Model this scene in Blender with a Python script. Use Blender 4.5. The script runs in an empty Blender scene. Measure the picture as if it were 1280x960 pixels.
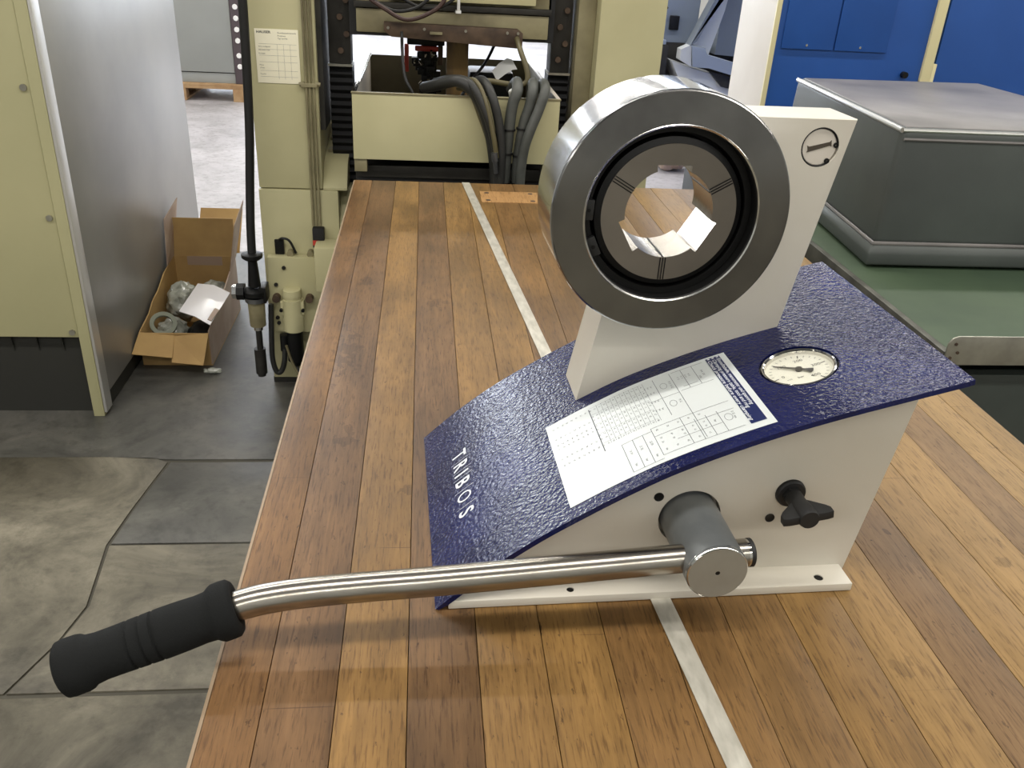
import bpy, bmesh, math, random
from mathutils import Vector, Matrix
random.seed(7)
PI = math.pi
SC = bpy.context.scene
COL = SC.collection

# ------------------------------------------------------------------ camera, world, lights, exposure
# world units are metres; z = 0 is the bench top, the floor is at z = -0.8
FL = -0.8
cam = bpy.data.cameras.new('camera'); cam.sensor_width = 36; cam.lens = 36 * 1080 / 1280
cam.clip_start = 0.02; cam.clip_end = 80
co = bpy.data.objects.new('camera', cam); COL.objects.link(co)
R = ((0.99471857, 0.0041292, 0.1025569), (-0.08903859, -0.46234717, 0.88221722), (0.05105974, -0.88668937, -0.45953766))
co.matrix_world = Matrix(((R[0][0], -R[0][1], -R[0][2], 0), (R[1][0], -R[1][1], -R[1][2], 0), (R[2][0], -R[2][1], -R[2][2], 0.55), (0, 0, 0, 1)))
SC.camera = co
w = bpy.data.worlds.new('world'); SC.world = w; w.use_nodes = True
w.node_tree.nodes['Background'].inputs[0].default_value = (0.75, 0.8, 0.9, 1)
w.node_tree.nodes['Background'].inputs[1].default_value = 0.5
SC.view_settings.view_transform = 'Standard'; SC.view_settings.look = 'None'
SC.view_settings.gamma = 1; SC.view_settings.exposure = -0.12
SC.view_settings.use_curve_mapping = False
LAMP_W = 330.0         # each continuous ceiling lamp row, watts
WINDOW_E = 8.5         # daylight through the high back windows
LAMP_ROWS = (-2.9, 0.15, 3.2, 6.3, 9.4, 12.5)
LAMP_Z = 2.95
for i, y in enumerate(LAMP_ROWS):
    l = bpy.data.lights.new('lamp_light', 'AREA'); l.shape = 'RECTANGLE'; l.size = 17.0; l.size_y = 0.2
    l.energy = LAMP_W; l.color = (1.0, 0.96, 0.89)
    o = bpy.data.objects.new('lamp_light', l); o.location = (0, y, LAMP_Z - 0.012); COL.objects.link(o)

# ------------------------------------------------------------------ materials
def lin(c):
    return tuple(((v / 255) / 12.92 if v / 255 <= .04045 else ((v / 255 + .055) / 1.055) ** 2.4) for v in c[:3]) + (1,)
def mat(name, col, rough=.5, metal=0., col2=None, nscale=8., stretch=(1, 1, 1), bump=0., bscale=200., spec=.5, detail=4, contrast=(.35, .65), coat=0., aniso=0., bdist=.001, rvar=0., trans=0.):
    m = bpy.data.materials.new(name); m.use_nodes = True
    nt = m.node_tree; N = nt.nodes; L = nt.links; b = N['Principled BSDF']
    b.inputs['Base Color'].default_value = lin(col); b.inputs['Roughness'].default_value = rough
    b.inputs['Metallic'].default_value = metal; b.inputs['Specular IOR Level'].default_value = spec
    b.inputs['Coat Weight'].default_value = coat; b.inputs['Anisotropic'].default_value = aniso
    b.inputs['Transmission Weight'].default_value = trans
    tc = N.new('ShaderNodeTexCoord'); mp = N.new('ShaderNodeMapping'); mp.inputs['Scale'].default_value = stretch
    L.new(tc.outputs['Object'], mp.inputs[0])
    if col2 is not None or rvar:
        n = N.new('ShaderNodeTexNoise'); n.inputs['Scale'].default_value = nscale; n.inputs['Detail'].default_value = detail
        L.new(mp.outputs[0], n.inputs['Vector'])
        r = N.new('ShaderNodeValToRGB'); r.color_ramp.elements[0].position = contrast[0]; r.color_ramp.elements[1].position = contrast[1]
        r.color_ramp.elements[0].color = lin(col); r.color_ramp.elements[1].color = lin(col2 or col)
        L.new(n.outputs['Fac'], r.inputs[0]); L.new(r.outputs[0], b.inputs['Base Color'])
        if rvar:
            mr = N.new('ShaderNodeMapRange'); mr.inputs[3].default_value = rough - rvar; mr.inputs[4].default_value = rough + rvar
            L.new(n.outputs['Fac'], mr.inputs[0]); L.new(mr.outputs[0], b.inputs['Roughness'])
    if bump:
        n2 = N.new('ShaderNodeTexNoise'); n2.inputs['Scale'].default_value = bscale; n2.inputs['Detail'].default_value = 3
        L.new(mp.outputs[0], n2.inputs['Vector'])
        bp = N.new('ShaderNodeBump'); bp.inputs['Strength'].default_value = bump; bp.inputs['Distance'].default_value = bdist
        L.new(n2.outputs['Fac'], bp.inputs['Height']); L.new(bp.outputs[0], b.inputs['Normal'])
    return m
def emis(name, col, s):
    m = bpy.data.materials.new(name); m.use_nodes = True; b = m.node_tree.nodes['Principled BSDF']
    b.inputs['Base Color'].default_value = lin(col); b.inputs['Emission Color'].default_value = lin(col); b.inputs['Emission Strength'].default_value = s
    return m

BX0, BX1, BY0, BY1 = -.168, .775, .416, 2.138
def wood(name, dark, light, seed, stain=.55, spots=()):
    """oiled beech/oak plank: long grain along Y, pores, knocks and grime"""
    m = bpy.data.materials.new(name); m.use_nodes = True
    nt = m.node_tree; N = nt.nodes; L = nt.links; b = N['Principled BSDF']
    tc = N.new('ShaderNodeTexCoord')
    def mp(sc, off=0.):
        k = N.new('ShaderNodeMapping'); k.inputs['Scale'].default_value = sc; k.inputs['Location'].default_value = (seed * 3.1 + off, seed * 1.7, 0)
        L.new(tc.outputs['Object'], k.inputs[0]); return k
    def noise(mpn, s, d=4, rg=.55, dist=0.):
        n = N.new('ShaderNodeTexNoise'); n.inputs['Scale'].default_value = s; n.inputs['Detail'].default_value = d; n.inputs['Roughness'].default_value = rg
        n.inputs['Distortion'].default_value = dist
        L.new(mpn.outputs[0], n.inputs['Vector']); return n
    def ramp(src, p0, p1, c0, c1):
        r = N.new('ShaderNodeValToRGB'); e = r.color_ramp.elements; e[0].position = p0; e[1].position = p1; e[0].color = c0; e[1].color = c1
        L.new(src, r.inputs[0]); return r
    def mix(kind, fac, a, bb):
        x = N.new('ShaderNodeMix'); x.data_type = 'RGBA'; x.blend_type = kind
        if isinstance(fac, float): x.inputs[0].default_value = fac
        else: L.new(fac, x.inputs[0])
        L.new(a, x.inputs[6]); L.new(bb, x.inputs[7]); return x.outputs[2]
    g1 = noise(mp((28, 1.6, 28)), 3.2, 5, .6, 1.2)
    base = ramp(g1.outputs['Fac'], .25, .8, lin(dark), lin(light))
    W = (1, 1, 1, 1)
    g2 = noise(mp((430, 34, 430), 5), 1.0, 4, .6)                         # fine pores
    pores = ramp(g2.outputs['Fac'], .34, .48, (.44, .38, .33, 1), W)
    c = mix('MULTIPLY', .75, base.outputs[0], pores.outputs[0])
    g3 = noise(mp((9, 4, 9), 11), 1.0, 6, .62)                         # broad grime
    gr = ramp(g3.outputs['Fac'], .36, .62, (.42, .40, .38, 1), W)
    c = mix('MULTIPLY', stain, c, gr.outputs[0])
    g4 = noise(mp((150, 60, 150), 23), 1.0, 5, .7)                       # dark knocks
    kn = ramp(g4.outputs['Fac'], .33, .37, (.16, .11, .08, 1), W)
    c = mix('MULTIPLY', .6, c, kn.outputs[0])
    g5 = noise(mp((3, 260, 3), 31), 1.0, 1, .4, .3)                     # rare scratches across the grain
    sc = ramp(g5.outputs['Fac'], .205, .22, (.3, .22, .17, 1), W)
    c = mix('MULTIPLY', .6, c, sc.outputs[0])
    for (sx, sy, rx, ry, st_) in spots:                                 # stains with a place of their own (bench coordinates)
        k = N.new('ShaderNodeMapping'); k.vector_type = 'TEXTURE'; k.inputs['Location'].default_value = (sx - (BX0 + BX1) / 2, sy - (BY0 + BY1) / 2, -FL); k.inputs['Scale'].default_value = (rx, ry, 10)
        L.new(tc.outputs['Object'], k.inputs[0])
        ln = N.new('ShaderNodeVectorMath'); ln.operation = 'LENGTH'; L.new(k.outputs[0], ln.inputs[0])
        ng = noise(mp((70, 45, 70), 51), 1.0, 4)
        ad = N.new('ShaderNodeMath'); ad.operation = 'MULTIPLY_ADD'; L.new(ng.outputs['Fac'], ad.inputs[0]); ad.inputs[1].default_value = 1.6; L.new(ln.outputs['Value'], ad.inputs[2])
        sp_ = ramp(ad.outputs[0], .95, 1.7, (.22, .19, .18, 1), W)
        c = mix('MULTIPLY', st_, c, sp_.outputs[0])
    L.new(c, b.inputs['Base Color'])
    rr = N.new('ShaderNodeMapRange'); rr.inputs[3].default_value = .33; rr.inputs[4].default_value = .55
    L.new(g3.outputs['Fac'], rr.inputs[0]); L.new(rr.outputs[0], b.inputs['Roughness'])
    b.inputs['Specular IOR Level'].default_value = .34
    bp = N.new('ShaderNodeBump'); bp.inputs['Strength'].default_value = .35; bp.inputs['Distance'].default_value = .0006
    L.new(g2.outputs['Fac'], bp.inputs['Height']); L.new(bp.outputs[0], b.inputs['Normal'])
    return m

def concrete(name, c0, c1, c2, rough=.6, seed=0.):
    m = bpy.data.materials.new(name); m.use_nodes = True
    nt = m.node_tree; N = nt.nodes; L = nt.links; b = N['Principled BSDF']
    tc = N.new('ShaderNodeTexCoord'); mp = N.new('ShaderNodeMapping'); mp.inputs['Location'].default_value = (seed, seed * 2.3, 0)
    L.new(tc.outputs['Object'], mp.inputs[0])
    n = N.new('ShaderNodeTexNoise'); n.inputs['Scale'].default_value = 3.2; n.inputs['Detail'].default_value = 9; n.inputs['Roughness'].default_value = .68; n.inputs['Distortion'].default_value = .8
    L.new(mp.outputs[0], n.inputs['Vector'])
    r = N.new('ShaderNodeValToRGB'); e = r.color_ramp.elements; e[0].position = .34; e[0].color = lin(c0); e[1].position = .68; e[1].color = lin(c2)
    x = e.new(.5); x.color = lin(c1)
    L.new(n.outputs['Fac'], r.inputs[0])
    n2 = N.new('ShaderNodeTexNoise'); n2.inputs['Scale'].default_value = 26; n2.inputs['Detail'].default_value = 6; n2.inputs['Roughness'].default_value = .7
    L.new(mp.outputs[0], n2.inputs['Vector'])
    r2 = N.new('ShaderNodeValToRGB'); r2.color_ramp.elements[0].position = .3; r2.color_ramp.elements[1].position = .5
    r2.color_ramp.elements[0].color = (.55, .55, .53, 1)
    L.new(n2.outputs['Fac'], r2.inputs[0])
    mx = N.new('ShaderNodeMix'); mx.data_type = 'RGBA'; mx.blend_type = 'MULTIPLY'; mx.inputs[0].default_value = .7
    L.new(r.outputs[0], mx.inputs[6]); L.new(r2.outputs[0], mx.inputs[7]); L.new(mx.outputs[2], b.inputs['Base Color'])
    rr = N.new('ShaderNodeMapRange'); rr.inputs[3].default_value = rough - .12; rr.inputs[4].default_value = rough + .12
    L.new(n.outputs['Fac'], rr.inputs[0]); L.new(rr.outputs[0], b.inputs['Roughness'])
    bp = N.new('ShaderNodeBump'); bp.inputs['Strength'].default_value = .25; bp.inputs['Distance'].default_value = .002
    L.new(n2.outputs['Fac'], bp.inputs['Height']); L.new(bp.outputs[0], b.inputs['Normal'])
    return m

def blue_texture_paint():
    m = mat('navy_textured_paint', (16, 20, 54), .15, spec=.36)
    nt = m.node_tree; N = nt.nodes; L = nt.links; b = N['Principled BSDF']
    tc = N.new('ShaderNodeTexCoord')
    n = N.new('ShaderNodeTexNoise'); n.inputs['Scale'].default_value = 330; n.inputs['Detail'].default_value = 1.5; n.inputs['Distortion'].default_value = .4
    v = N.new('ShaderNodeTexVoronoi'); v.inputs['Scale'].default_value = 260; v.feature = 'SMOOTH_F1'
    L.new(tc.outputs['Object'], n.inputs['Vector']); L.new(tc.outputs['Object'], v.inputs['Vector'])
    a = N.new('ShaderNodeMath'); a.operation = 'ADD'; L.new(n.outputs['Fac'], a.inputs[0]); L.new(v.outputs['Distance'], a.inputs[1])
    bp = N.new('ShaderNodeBump'); bp.inputs['Strength'].default_value = .8; bp.inputs['Distance'].default_value = .0007
    L.new(a.outputs[0], bp.inputs['Height']); L.new(bp.outputs[0], b.inputs['Normal'])
    n3 = N.new('ShaderNodeTexNoise'); n3.inputs['Scale'].default_value = 11; n3.inputs['Detail'].default_value = 5
    L.new(tc.outputs['Object'], n3.inputs['Vector'])
    r = N.new('ShaderNodeValToRGB'); r.color_ramp.elements[0].position = .45; r.color_ramp.elements[1].position = .8
    r.color_ramp.elements[0].color = lin((18, 23, 64)); r.color_ramp.elements[1].color = lin((30, 36, 88))
    L.new(n3.outputs['Fac'], r.inputs[0]); L.new(r.outputs[0], b.inputs['Base Color'])
    return m

MT = dict(
    bluep=blue_texture_paint(),
    blues=mat('navy_smooth_edge', (26, 30, 78), .35, bump=.1, bscale=150),
    whitep=mat('warm_white_lacquer', (206, 201, 190), .42, col2=(198, 192, 178), nscale=5, bump=.05, bscale=500),
    steel=mat('ground_steel', (196, 196, 198), .10, 1., col2=(176, 176, 178), nscale=5, rvar=.05),
    facest=mat('turned_steel_face', (150, 149, 147), .17, 1., col2=(124, 123, 122), nscale=14, rvar=.05),
    insert=mat('insert_steel', (150, 143, 134), .42, 1., col2=(132, 126, 118), nscale=9),
    black=mat('black_recess', (14, 14, 14), .45, 0, spec=.3),
    rubber=mat('black_rubber', (22, 22, 22), .6),
    foam=mat('black_foam', (27, 28, 28), .9, bump=.6, bscale=900, spec=.15, bdist=.0008),
    stainless=mat('brushed_stainless', (176, 170, 160), .24, 1., col2=(160, 154, 144), nscale=30, stretch=(1, 8, 8), rvar=.04),
    anod=mat('dark_anodised_aluminium', (104, 108, 110), .42, .5, col2=(122, 125, 125), nscale=22, bump=.1, bscale=800),
    hubface=mat('brushed_aluminium_face', (150, 147, 136), .42, .35, col2=(142, 138, 128), nscale=30),
    chrome=mat('chrome', (215, 213, 208), .12, 1.),
    paper=mat('white_label_film', (214, 219, 218), .4),
    print=mat('grey_print', (74, 80, 86), .6),
    printd=mat('dark_print', (50, 52, 56), .6),
    navyp=mat('navy_print', (22, 34, 84), .4),
    whitet=mat('white_lettering', (225, 228, 232), .45),
    dial=mat('ivory_dial', (240, 238, 222), .5),
    needle=mat('grey_needle', (58, 56, 50), .5),
    cream=mat('cream_machine_paint', (196, 190, 150), .42, col2=(184, 178, 138), nscale=4, rvar=.05),
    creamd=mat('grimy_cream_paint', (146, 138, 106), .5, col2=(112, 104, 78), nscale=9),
    oilyshade=mat('oily_shaded_cream_paint', (92, 86, 66), .45, col2=(70, 65, 50), nscale=8),  # darker cream: oil film plus shade inside the tray put into the colour
    creamcab=mat('green_cream_cabinet_paint', (176, 171, 132), .5, col2=(168, 164, 126), nscale=2.5),
    graypanel=mat('silver_grey_panel', (150, 147, 142), .35, .35, col2=(136, 134, 130), nscale=3, bump=.08, bscale=600),
    darkgrille=mat('dark_grille', (40, 40, 36), .6),
    darkm=mat('dark_machine_steel', (60, 58, 54), .55, .5, col2=(42, 41, 38), nscale=12),
    blackbel=mat('black_bellows', (20, 20, 22), .6),
    rust=mat('rusty_brown_steel', (92, 74, 58), .6, .2, col2=(64, 50, 40), nscale=24),
    brass=mat('worn_yellow_wood', (140, 110, 62), .55, col2=(80, 62, 40), nscale=30, stretch=(1, 1, .25)),
    hose=mat('grey_rubber_hose', (74, 76, 72), .55, col2=(62, 64, 60), nscale=30),
    hosed=mat('dark_hose', (34, 34, 32), .5),
    hosey=mat('olive_hose', (92, 84, 56), .5),
    hosebr=mat('brown_cable', (60, 38, 32), .5),
    cable=mat('black_cable', (18, 18, 18), .5),
    boxgr=mat('grey_hammered_cover_paint', (74, 79, 76), .42, col2=(64, 68, 66), nscale=4, bump=.12, bscale=260, rvar=.05, spec=.35),
    boxtop=mat('grey_cover_top_paint', (122, 118, 116), .36, col2=(96, 93, 92), nscale=6, bump=.06, bscale=200),
    rim=mat('bright_edge_highlight', (190, 190, 186), .3, .8),  # bright tone paints the highlight along the cover's top edges
    green=mat('green_linoleum', (66, 82, 60), .55, col2=(56, 72, 54), nscale=5, rvar=.08),
    cartm=mat('dark_grey_green_cart_steel', (62, 68, 64), .4, .2, col2=(52, 57, 54), nscale=6),
    cartrim=mat('cart_edge_angle', (110, 110, 102), .4, .4, col2=(86, 86, 80), nscale=20),
    alu=mat('scratched_aluminium', (176, 174, 162), .36, .8, col2=(150, 148, 138), nscale=18),
    card=mat('brown_cardboard', (176, 144, 92), .75, col2=(164, 132, 84), nscale=12),
    cardw=mat('printed_cardboard_outside', (170, 152, 138), .7, col2=(150, 128, 114), nscale=8),
    plastic=mat('clear_plastic_wrap', (170, 172, 162), .18, col2=(120, 122, 112), nscale=30, spec=.9),
    sheet=mat('glossy_white_sheet', (238, 236, 240), .15, spec=.9),
    tape=mat('beige_tape', (160, 138, 122), .5),
    whitestrip=mat('worn_aluminium_strip', (196, 192, 180), .42, .35, col2=(168, 164, 152), nscale=30, stretch=(3, 1, 1)),
    pallet=mat('pallet_wood', (176, 146, 108), .75, col2=(150, 118, 82), nscale=10),
    storegrey=mat('grey_stored_cabinet', (150, 153, 150), .5, col2=(142, 145, 142), nscale=2),
    perf=mat('purple_brown_perforated_steel', (78, 68, 72), .5),
    white=mat('white_plastic', (236, 236, 234), .4),
    bluecab=mat('royal_blue_cabinet_paint', (38, 84, 160), .4, col2=(34, 78, 150), nscale=3),
    beige=mat('light_warm_grey_panel', (200, 193, 182), .45, col2=(192, 184, 172), nscale=3),
    ivory=mat('ivory_edge', (214, 204, 160), .45),
    bgray=mat('blue_grey_machine_paint', (132, 143, 160), .5),
    bgrayd=mat('slate_grey_machine_paint', (102, 110, 120), .5),
    bgrayl=mat('pale_grey_guard', (186, 190, 192), .4),
    red=mat('red_plastic', (190, 62, 48), .45),
    tool=mat('tool_steel', (130, 132, 136), .3, .9),
    deepblue=mat('deep_blue_plastic', (30, 48, 130), .4),
    wall=mat('hall_wall_paint', (176, 176, 170), .8, col2=(168, 168, 162), nscale=.6),
    walld=mat('front_wall_paint', (150, 150, 146), .8),
    ceil=mat('hall_ceiling', (120, 120, 120), .9, col2=(108, 108, 108), nscale=.5),
    joint=mat('floor_joint_filler', (76, 73, 64), .9),
    conc=concrete('worn_concrete', (66, 62, 52), (98, 93, 80), (132, 126, 110), .55),
    conc2=concrete('darker_concrete_patch', (64, 63, 60), (84, 83, 78), (106, 103, 96), .45, 4.),
    concf=concrete('pale_coated_floor', (150, 148, 150), (168, 165, 168), (184, 181, 184), .42, 9.),
    lampm=mat('lamp_housing', (220, 220, 220), .5),
    winbright=emis('boosted_pane', (232, 240, 250), WINDOW_E * 2.4),  # left panes made brighter to raise glare on the blue plate
    winglow=emis('daylight_pane', (225, 235, 250), WINDOW_E),
)
glass = bpy.data.materials.new('gauge_glass'); glass.use_nodes = True
gN = glass.node_tree.nodes; gL = glass.node_tree.links; gN.remove(gN['Principled BSDF'])
tr_ = gN.new('ShaderNodeBsdfTransparent'); gl_ = gN.new('ShaderNodeBsdfGlossy'); gl_.inputs['Roughness'].default_value = .02
fr_ = gN.new('ShaderNodeLayerWeight'); fr_.inputs['Blend'].default_value = .12; mx_ = gN.new('ShaderNodeMixShader')
gL.new(fr_.outputs[0], mx_.inputs[0]); gL.new(tr_.outputs[0], mx_.inputs[1]); gL.new(gl_.outputs[0], mx_.inputs[2]); gL.new(mx_.outputs[0], gN['Material Output'].inputs[0])
MT['glass'] = glass

# ------------------------------------------------------------------ object helpers
ORG = {}
def setp(o, label=None, cat=None, group=None, kind=None):
    if label: o['label'] = label
    if cat: o['category'] = cat
    if group: o['group'] = group
    if kind: o['kind'] = kind
def thing(name, label, cat, loc, group=None, mw=None):
    o = bpy.data.objects.new(name, None); o.empty_display_size = .05; COL.objects.link(o)
    if mw is not None: o.matrix_world = mw; ORG[o] = Vector((0, 0, 0))
    else: o.location = loc; ORG[o] = Vector(loc)
    setp(o, label, cat, group); return o

class B:
    def __init__(s): s.bm = bmesh.new()
    def _add(s, vs, fs, tr=None):
        V = [s.bm.verts.new(tr @ Vector(v) if tr else v) for v in vs]
        F = []
        for f in fs:
            try: F.append(s.bm.faces.new([V[i] for i in f]))
            except ValueError: pass
        return V, F
    def box(s, x0, x1, y0, y1, z0, z1, bev=0., tr=None):
        vs = [(x, y, z) for x in (x0, x1) for y in (y0, y1) for z in (z0, z1)]
        V, F = s._add(vs, [(0, 1, 3, 2), (4, 6, 7, 5), (0, 4, 5, 1), (2, 3, 7, 6), (0, 2, 6, 4), (1, 5, 7, 3)], tr)
        if bev:
            es = list({e for f in F for e in f.edges})
            bmesh.ops.bevel(s.bm, geom=es, offset=bev, segments=2, profile=.6, affect='EDGES')
        return s
    def prism(s, poly, a0, a1, axis='y', bev=0., tr=None):
        """poly: 2D outline; axis y: (x,z) extruded along y, z: (x,y) along z, x: (y,z) along x"""
        f = {'y': lambda p, a: (p[0], a, p[1]), 'z': lambda p, a: (p[0], p[1], a), 'x': lambda p, a: (a, p[0], p[1])}[axis]
        n = len(poly)
        vs = [f(p, a0) for p in poly] + [f(p, a1) for p in poly]
        fs = [tuple(range(n)), tuple(range(2 * n - 1, n - 1, -1))] + [(i, i + n, (i + 1) % n + n, (i + 1) % n) for i in range(n)]
        V, F = s._add(vs, fs, tr)
        if bev:
            es = list({e for f_ in F[:2] for e in f_.edges})
            bmesh.ops.bevel(s.bm, geom=es, offset=bev, segments=2, profile=.6, affect='EDGES')
        return s
    def frame(s, d):
        d = d.normalized(); u = Vector((0, 0, 1)) if abs(d.z) < .9 else Vector((1, 0, 0))
        a = d.cross(u).normalized(); return a, d.cross(a).normalized()
    def cyl(s, p0, p1, r0, r1=None, n=20, cap=True, rot=0.):
        p0 = Vector(p0); p1 = Vector(p1); r1 = r0 if r1 is None else r1
        a, b = s.frame(p1 - p0); vs = []
        for p, r in ((p0, r0), (p1, r1)):
            for i in range(n):
                t = 2 * PI * i / n + rot; vs.append(p + a * (r * math.cos(t)) + b * (r * math.sin(t)))
        fs = [(i, (i + 1) % n, (i + 1) % n + n, i + n) for i in range(n)]
        if cap: fs += [tuple(range(n - 1, -1, -1)), tuple(range(n, 2 * n))]
        s._add(vs, fs); return s
    def lathe(s, prof, o, d, n=48, close=False):
        """prof: (radius, distance along d)"""
        o = Vector(o); d = Vector(d).normalized(); a, b = s.frame(d); vs = []; m = len(prof)
        for r, h in prof:
            for i in range(n):
                t = 2 * PI * i / n; vs.append(o + d * h + a * (r * math.cos(t)) + b * (r * math.sin(t)))
        fs = []
        for k in range(m - (0 if close else 1)):
            k2 = (k + 1) % m
            fs += [(k * n + i, k * n + (i + 1) % n, k2 * n + (i + 1) % n, k2 * n + i) for i in range(n)]
        if not close:
            if prof[0][0] > 1e-6: fs.append(tuple(range(n - 1, -1, -1)))
            if prof[-1][0] > 1e-6: fs.append(tuple(range((m - 1) * n, m * n)))
        s._add(vs, fs); return s
    def tube(s, pts, r, n=12, sub=6, prof=None):
        """smooth tube through control points (Catmull-Rom); prof(t)->radius factor"""
        P = [Vector(p) for p in pts]; Q = []
        if sub > 1 and len(P) > 2:
            E = [2 * P[0] - P[1]] + P + [2 * P[-1] - P[-2]]
            for i in range(1, len(E) - 2):
                for k in range(sub):
                    t = k / sub
                    Q.append(.5 * ((2 * E[i]) + (E[i + 1] - E[i - 1]) * t + (2 * E[i - 1] - 5 * E[i] + 4 * E[i + 1] - E[i + 2]) * t * t + (3 * E[i] - E[i - 1] - 3 * E[i + 1] + E[i + 2]) * t ** 3))
            Q.append(P[-1])
        else: Q = P
        m = len(Q); vs = []; a = None
        for i, q in enumerate(Q):
            d = (Q[min(i + 1, m - 1)] - Q[max(i - 1, 0)]).normalized()
            if a is None: a, b = s.frame(d)
            else:
                a = (a - d * a.dot(d)).normalized(); b = d.cross(a)
            rr = (r[min(i, len(r) - 1)] if isinstance(r, (list, tuple)) else r) * (prof(i / (m - 1)) if prof else 1)
            for j in range(n):
                t = 2 * PI * j / n; vs.append(q + a * (rr * math.cos(t)) + b * (rr * math.sin(t)))
        fs = [(i * n + j, i * n + (j + 1) % n, (i + 1) * n + (j + 1) % n, (i + 1) * n + j) for i in range(m - 1) for j in range(n)]
        fs += [tuple(range(n - 1, -1, -1)), tuple(range((m - 1) * n, m * n))]
        s._add(vs, fs); return s
    def sphere(s, c, r, u=12, v=8, sc=(1, 1, 1)):
        bmesh.ops.create_uvsphere(s.bm, u_segments=u, v_segments=v, radius=r, matrix=Matrix.Translation(c) @ Matrix.Diagonal((*sc, 1))); return s
    def sheet(s, grid, t=0.):
        """grid[i][j] of points -> quad sheet, thickened downwards by t"""
        n, m = len(grid), len(grid[0])
        vs = [p for row in grid for p in row]
        fs = [(i * m + j, i * m + j + 1, (i + 1) * m + j + 1, (i + 1) * m + j) for i in range(n - 1) for j in range(m - 1)]
        V, F = s._add(vs, fs)
        if t:
            bmesh.ops.recalc_face_normals(s.bm, faces=F)
            bmesh.ops.solidify(s.bm, geom=F, thickness=t)
        return s
    def build(s, name, m, parent=None, smooth=35, label=None, cat=None, group=None, kind=None, cut=None):
        if isinstance(m, str): m = MT[m]
        bm = s.bm
        bmesh.ops.recalc_face_normals(bm, faces=bm.faces)
        if parent is None:
            lo = Vector([min(v.co[k] for v in bm.verts) for k in range(3)]); hi = Vector([max(v.co[k] for v in bm.verts) for k in range(3)])
            org = Vector(((lo.x + hi.x) / 2, (lo.y + hi.y) / 2, lo.z))
        else: org = ORG[parent]
        bmesh.ops.translate(bm, verts=bm.verts, vec=-org)
        me = bpy.data.meshes.new(name); bm.to_mesh(me); bm.free()
        me.materials.append(m)
        if smooth:
            me.shade_smooth(); me.set_sharp_from_angle(angle=math.radians(smooth))
        o = bpy.data.objects.new(name, me); COL.objects.link(o)
        if parent is None: o.location = org
        else: o.parent = parent
        ORG[o] = org; setp(o, label, cat, group, kind); return o

def boolean(o, cutter_b, op='DIFFERENCE'):
    """cutter in the same local frame as o (both children of the same thing)"""
    me = bpy.data.meshes.new('cut'); bmesh.ops.recalc_face_normals(cutter_b.bm, faces=cutter_b.bm.faces)
    bmesh.ops.translate(cutter_b.bm, verts=cutter_b.bm.verts, vec=-ORG[o]); cutter_b.bm.to_mesh(me); cutter_b.bm.free()
    c = bpy.data.objects.new('cut', me); COL.objects.link(c)
    if o.parent: c.parent = o.parent
    md = o.modifiers.new('b', 'BOOLEAN'); md.object = c; md.operation = op; md.solver = 'EXACT'
    dg = bpy.context.evaluated_depsgraph_get(); dg.update()
    nm = bpy.data.meshes.new_from_object(o.evaluated_get(dg)); o.modifiers.clear(); o.data = nm
    nm.shade_smooth(); nm.set_sharp_from_angle(angle=math.radians(35))
    bpy.data.objects.remove(c)

def text(s, size, fn, name, m, parent, align='LEFT', shear=0., bold=0., res=3, sp=1., extr=0., xs=1.):
    cu = bpy.data.curves.new('t', 'FONT'); cu.body = s; cu.size = size; cu.align_x = align; cu.align_y = 'CENTER'; cu.shear = shear
    cu.offset = bold; cu.resolution_u = res; cu.space_character = sp; cu.space_line = 1.
    o = bpy.data.objects.new('t', cu); COL.objects.link(o)
    dg = bpy.context.evaluated_depsgraph_get(); dg.update()
    me = bpy.data.meshes.new_from_object(o.evaluated_get(dg)); bpy.data.objects.remove(o)
    for v in me.vertices:
        v.co = Vector(fn(v.co.x * xs, v.co.y)) - (ORG[parent] if parent else Vector((0, 0, 0)))
    me.materials.clear(); me.materials.append(MT[m] if isinstance(m, str) else m)
    if name is None: return me
    t = bpy.data.objects.new(name, me); COL.objects.link(t); t.parent = parent; ORG[t] = ORG[parent] if parent else Vector((0, 0, 0)); return t
def join_meshes(mes, name, m, parent):
    bm = bmesh.new()
    for me in mes: bm.from_mesh(me)
    nm = bpy.data.meshes.new(name); bm.to_mesh(nm); bm.free(); nm.materials.append(MT[m])
    o = bpy.data.objects.new(name, nm); COL.objects.link(o); o.parent = parent; ORG[o] = ORG[parent]; return o
def st(name, b, m, parent=None): return b.build(name, m, parent, kind=None if parent else 'structure', smooth=30)

# ------------------------------------------------------------------ the hall (structure)
XL, XR, YF, YB, ZC = -11., 10., -4., 14., 5.3
fl = st('floor', B().box(XL, XR, YF, YB, FL - .1, FL - .004), 'joint')
def slab(poly, m): st('slab', B().prism(poly, FL - .02, FL, 'z', bev=.0008), m, fl)
g = .0007
slab([(XL, 2.147 + g), (-.9, 2.14 + g), (-.70, 2.125 + g), (XR, 2.12 + g), (XR, 3.9), (XL, 3.9)], 'conc2')
slab([(XL, 3.9 + 2 * g), (XR, 3.9 + 2 * g), (XR, YB), (XL, YB)], 'concf')
slab([(XL, 1.284 + g), (-.805, 1.284 + g), (-.755, 1.42), (-.732, 1.53), (-.758, 1.742), (-.742, 1.88), (-.722, 2.02), (-.708, 2.11), (-.75, 2.135 - g), (-.9, 2.14 - g), (XL, 2.147 - g)], 'conc')
slab([(-.715 + g, 2.02), (-.735 + g, 1.88), (-.748 + g, 1.748 + g), (XR, 1.74 + g), (XR, 2.12 - g), (-.699 + g, 2.11)], 'conc2')
slab([(-.75 + g, 1.742 - g), (-.725 + g, 1.53), (-.75 + g, 1.42), (-.80 + g, 1.284 + g), (XR, 1.262 + g), (XR, 1.74 - g)], 'conc')
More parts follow.
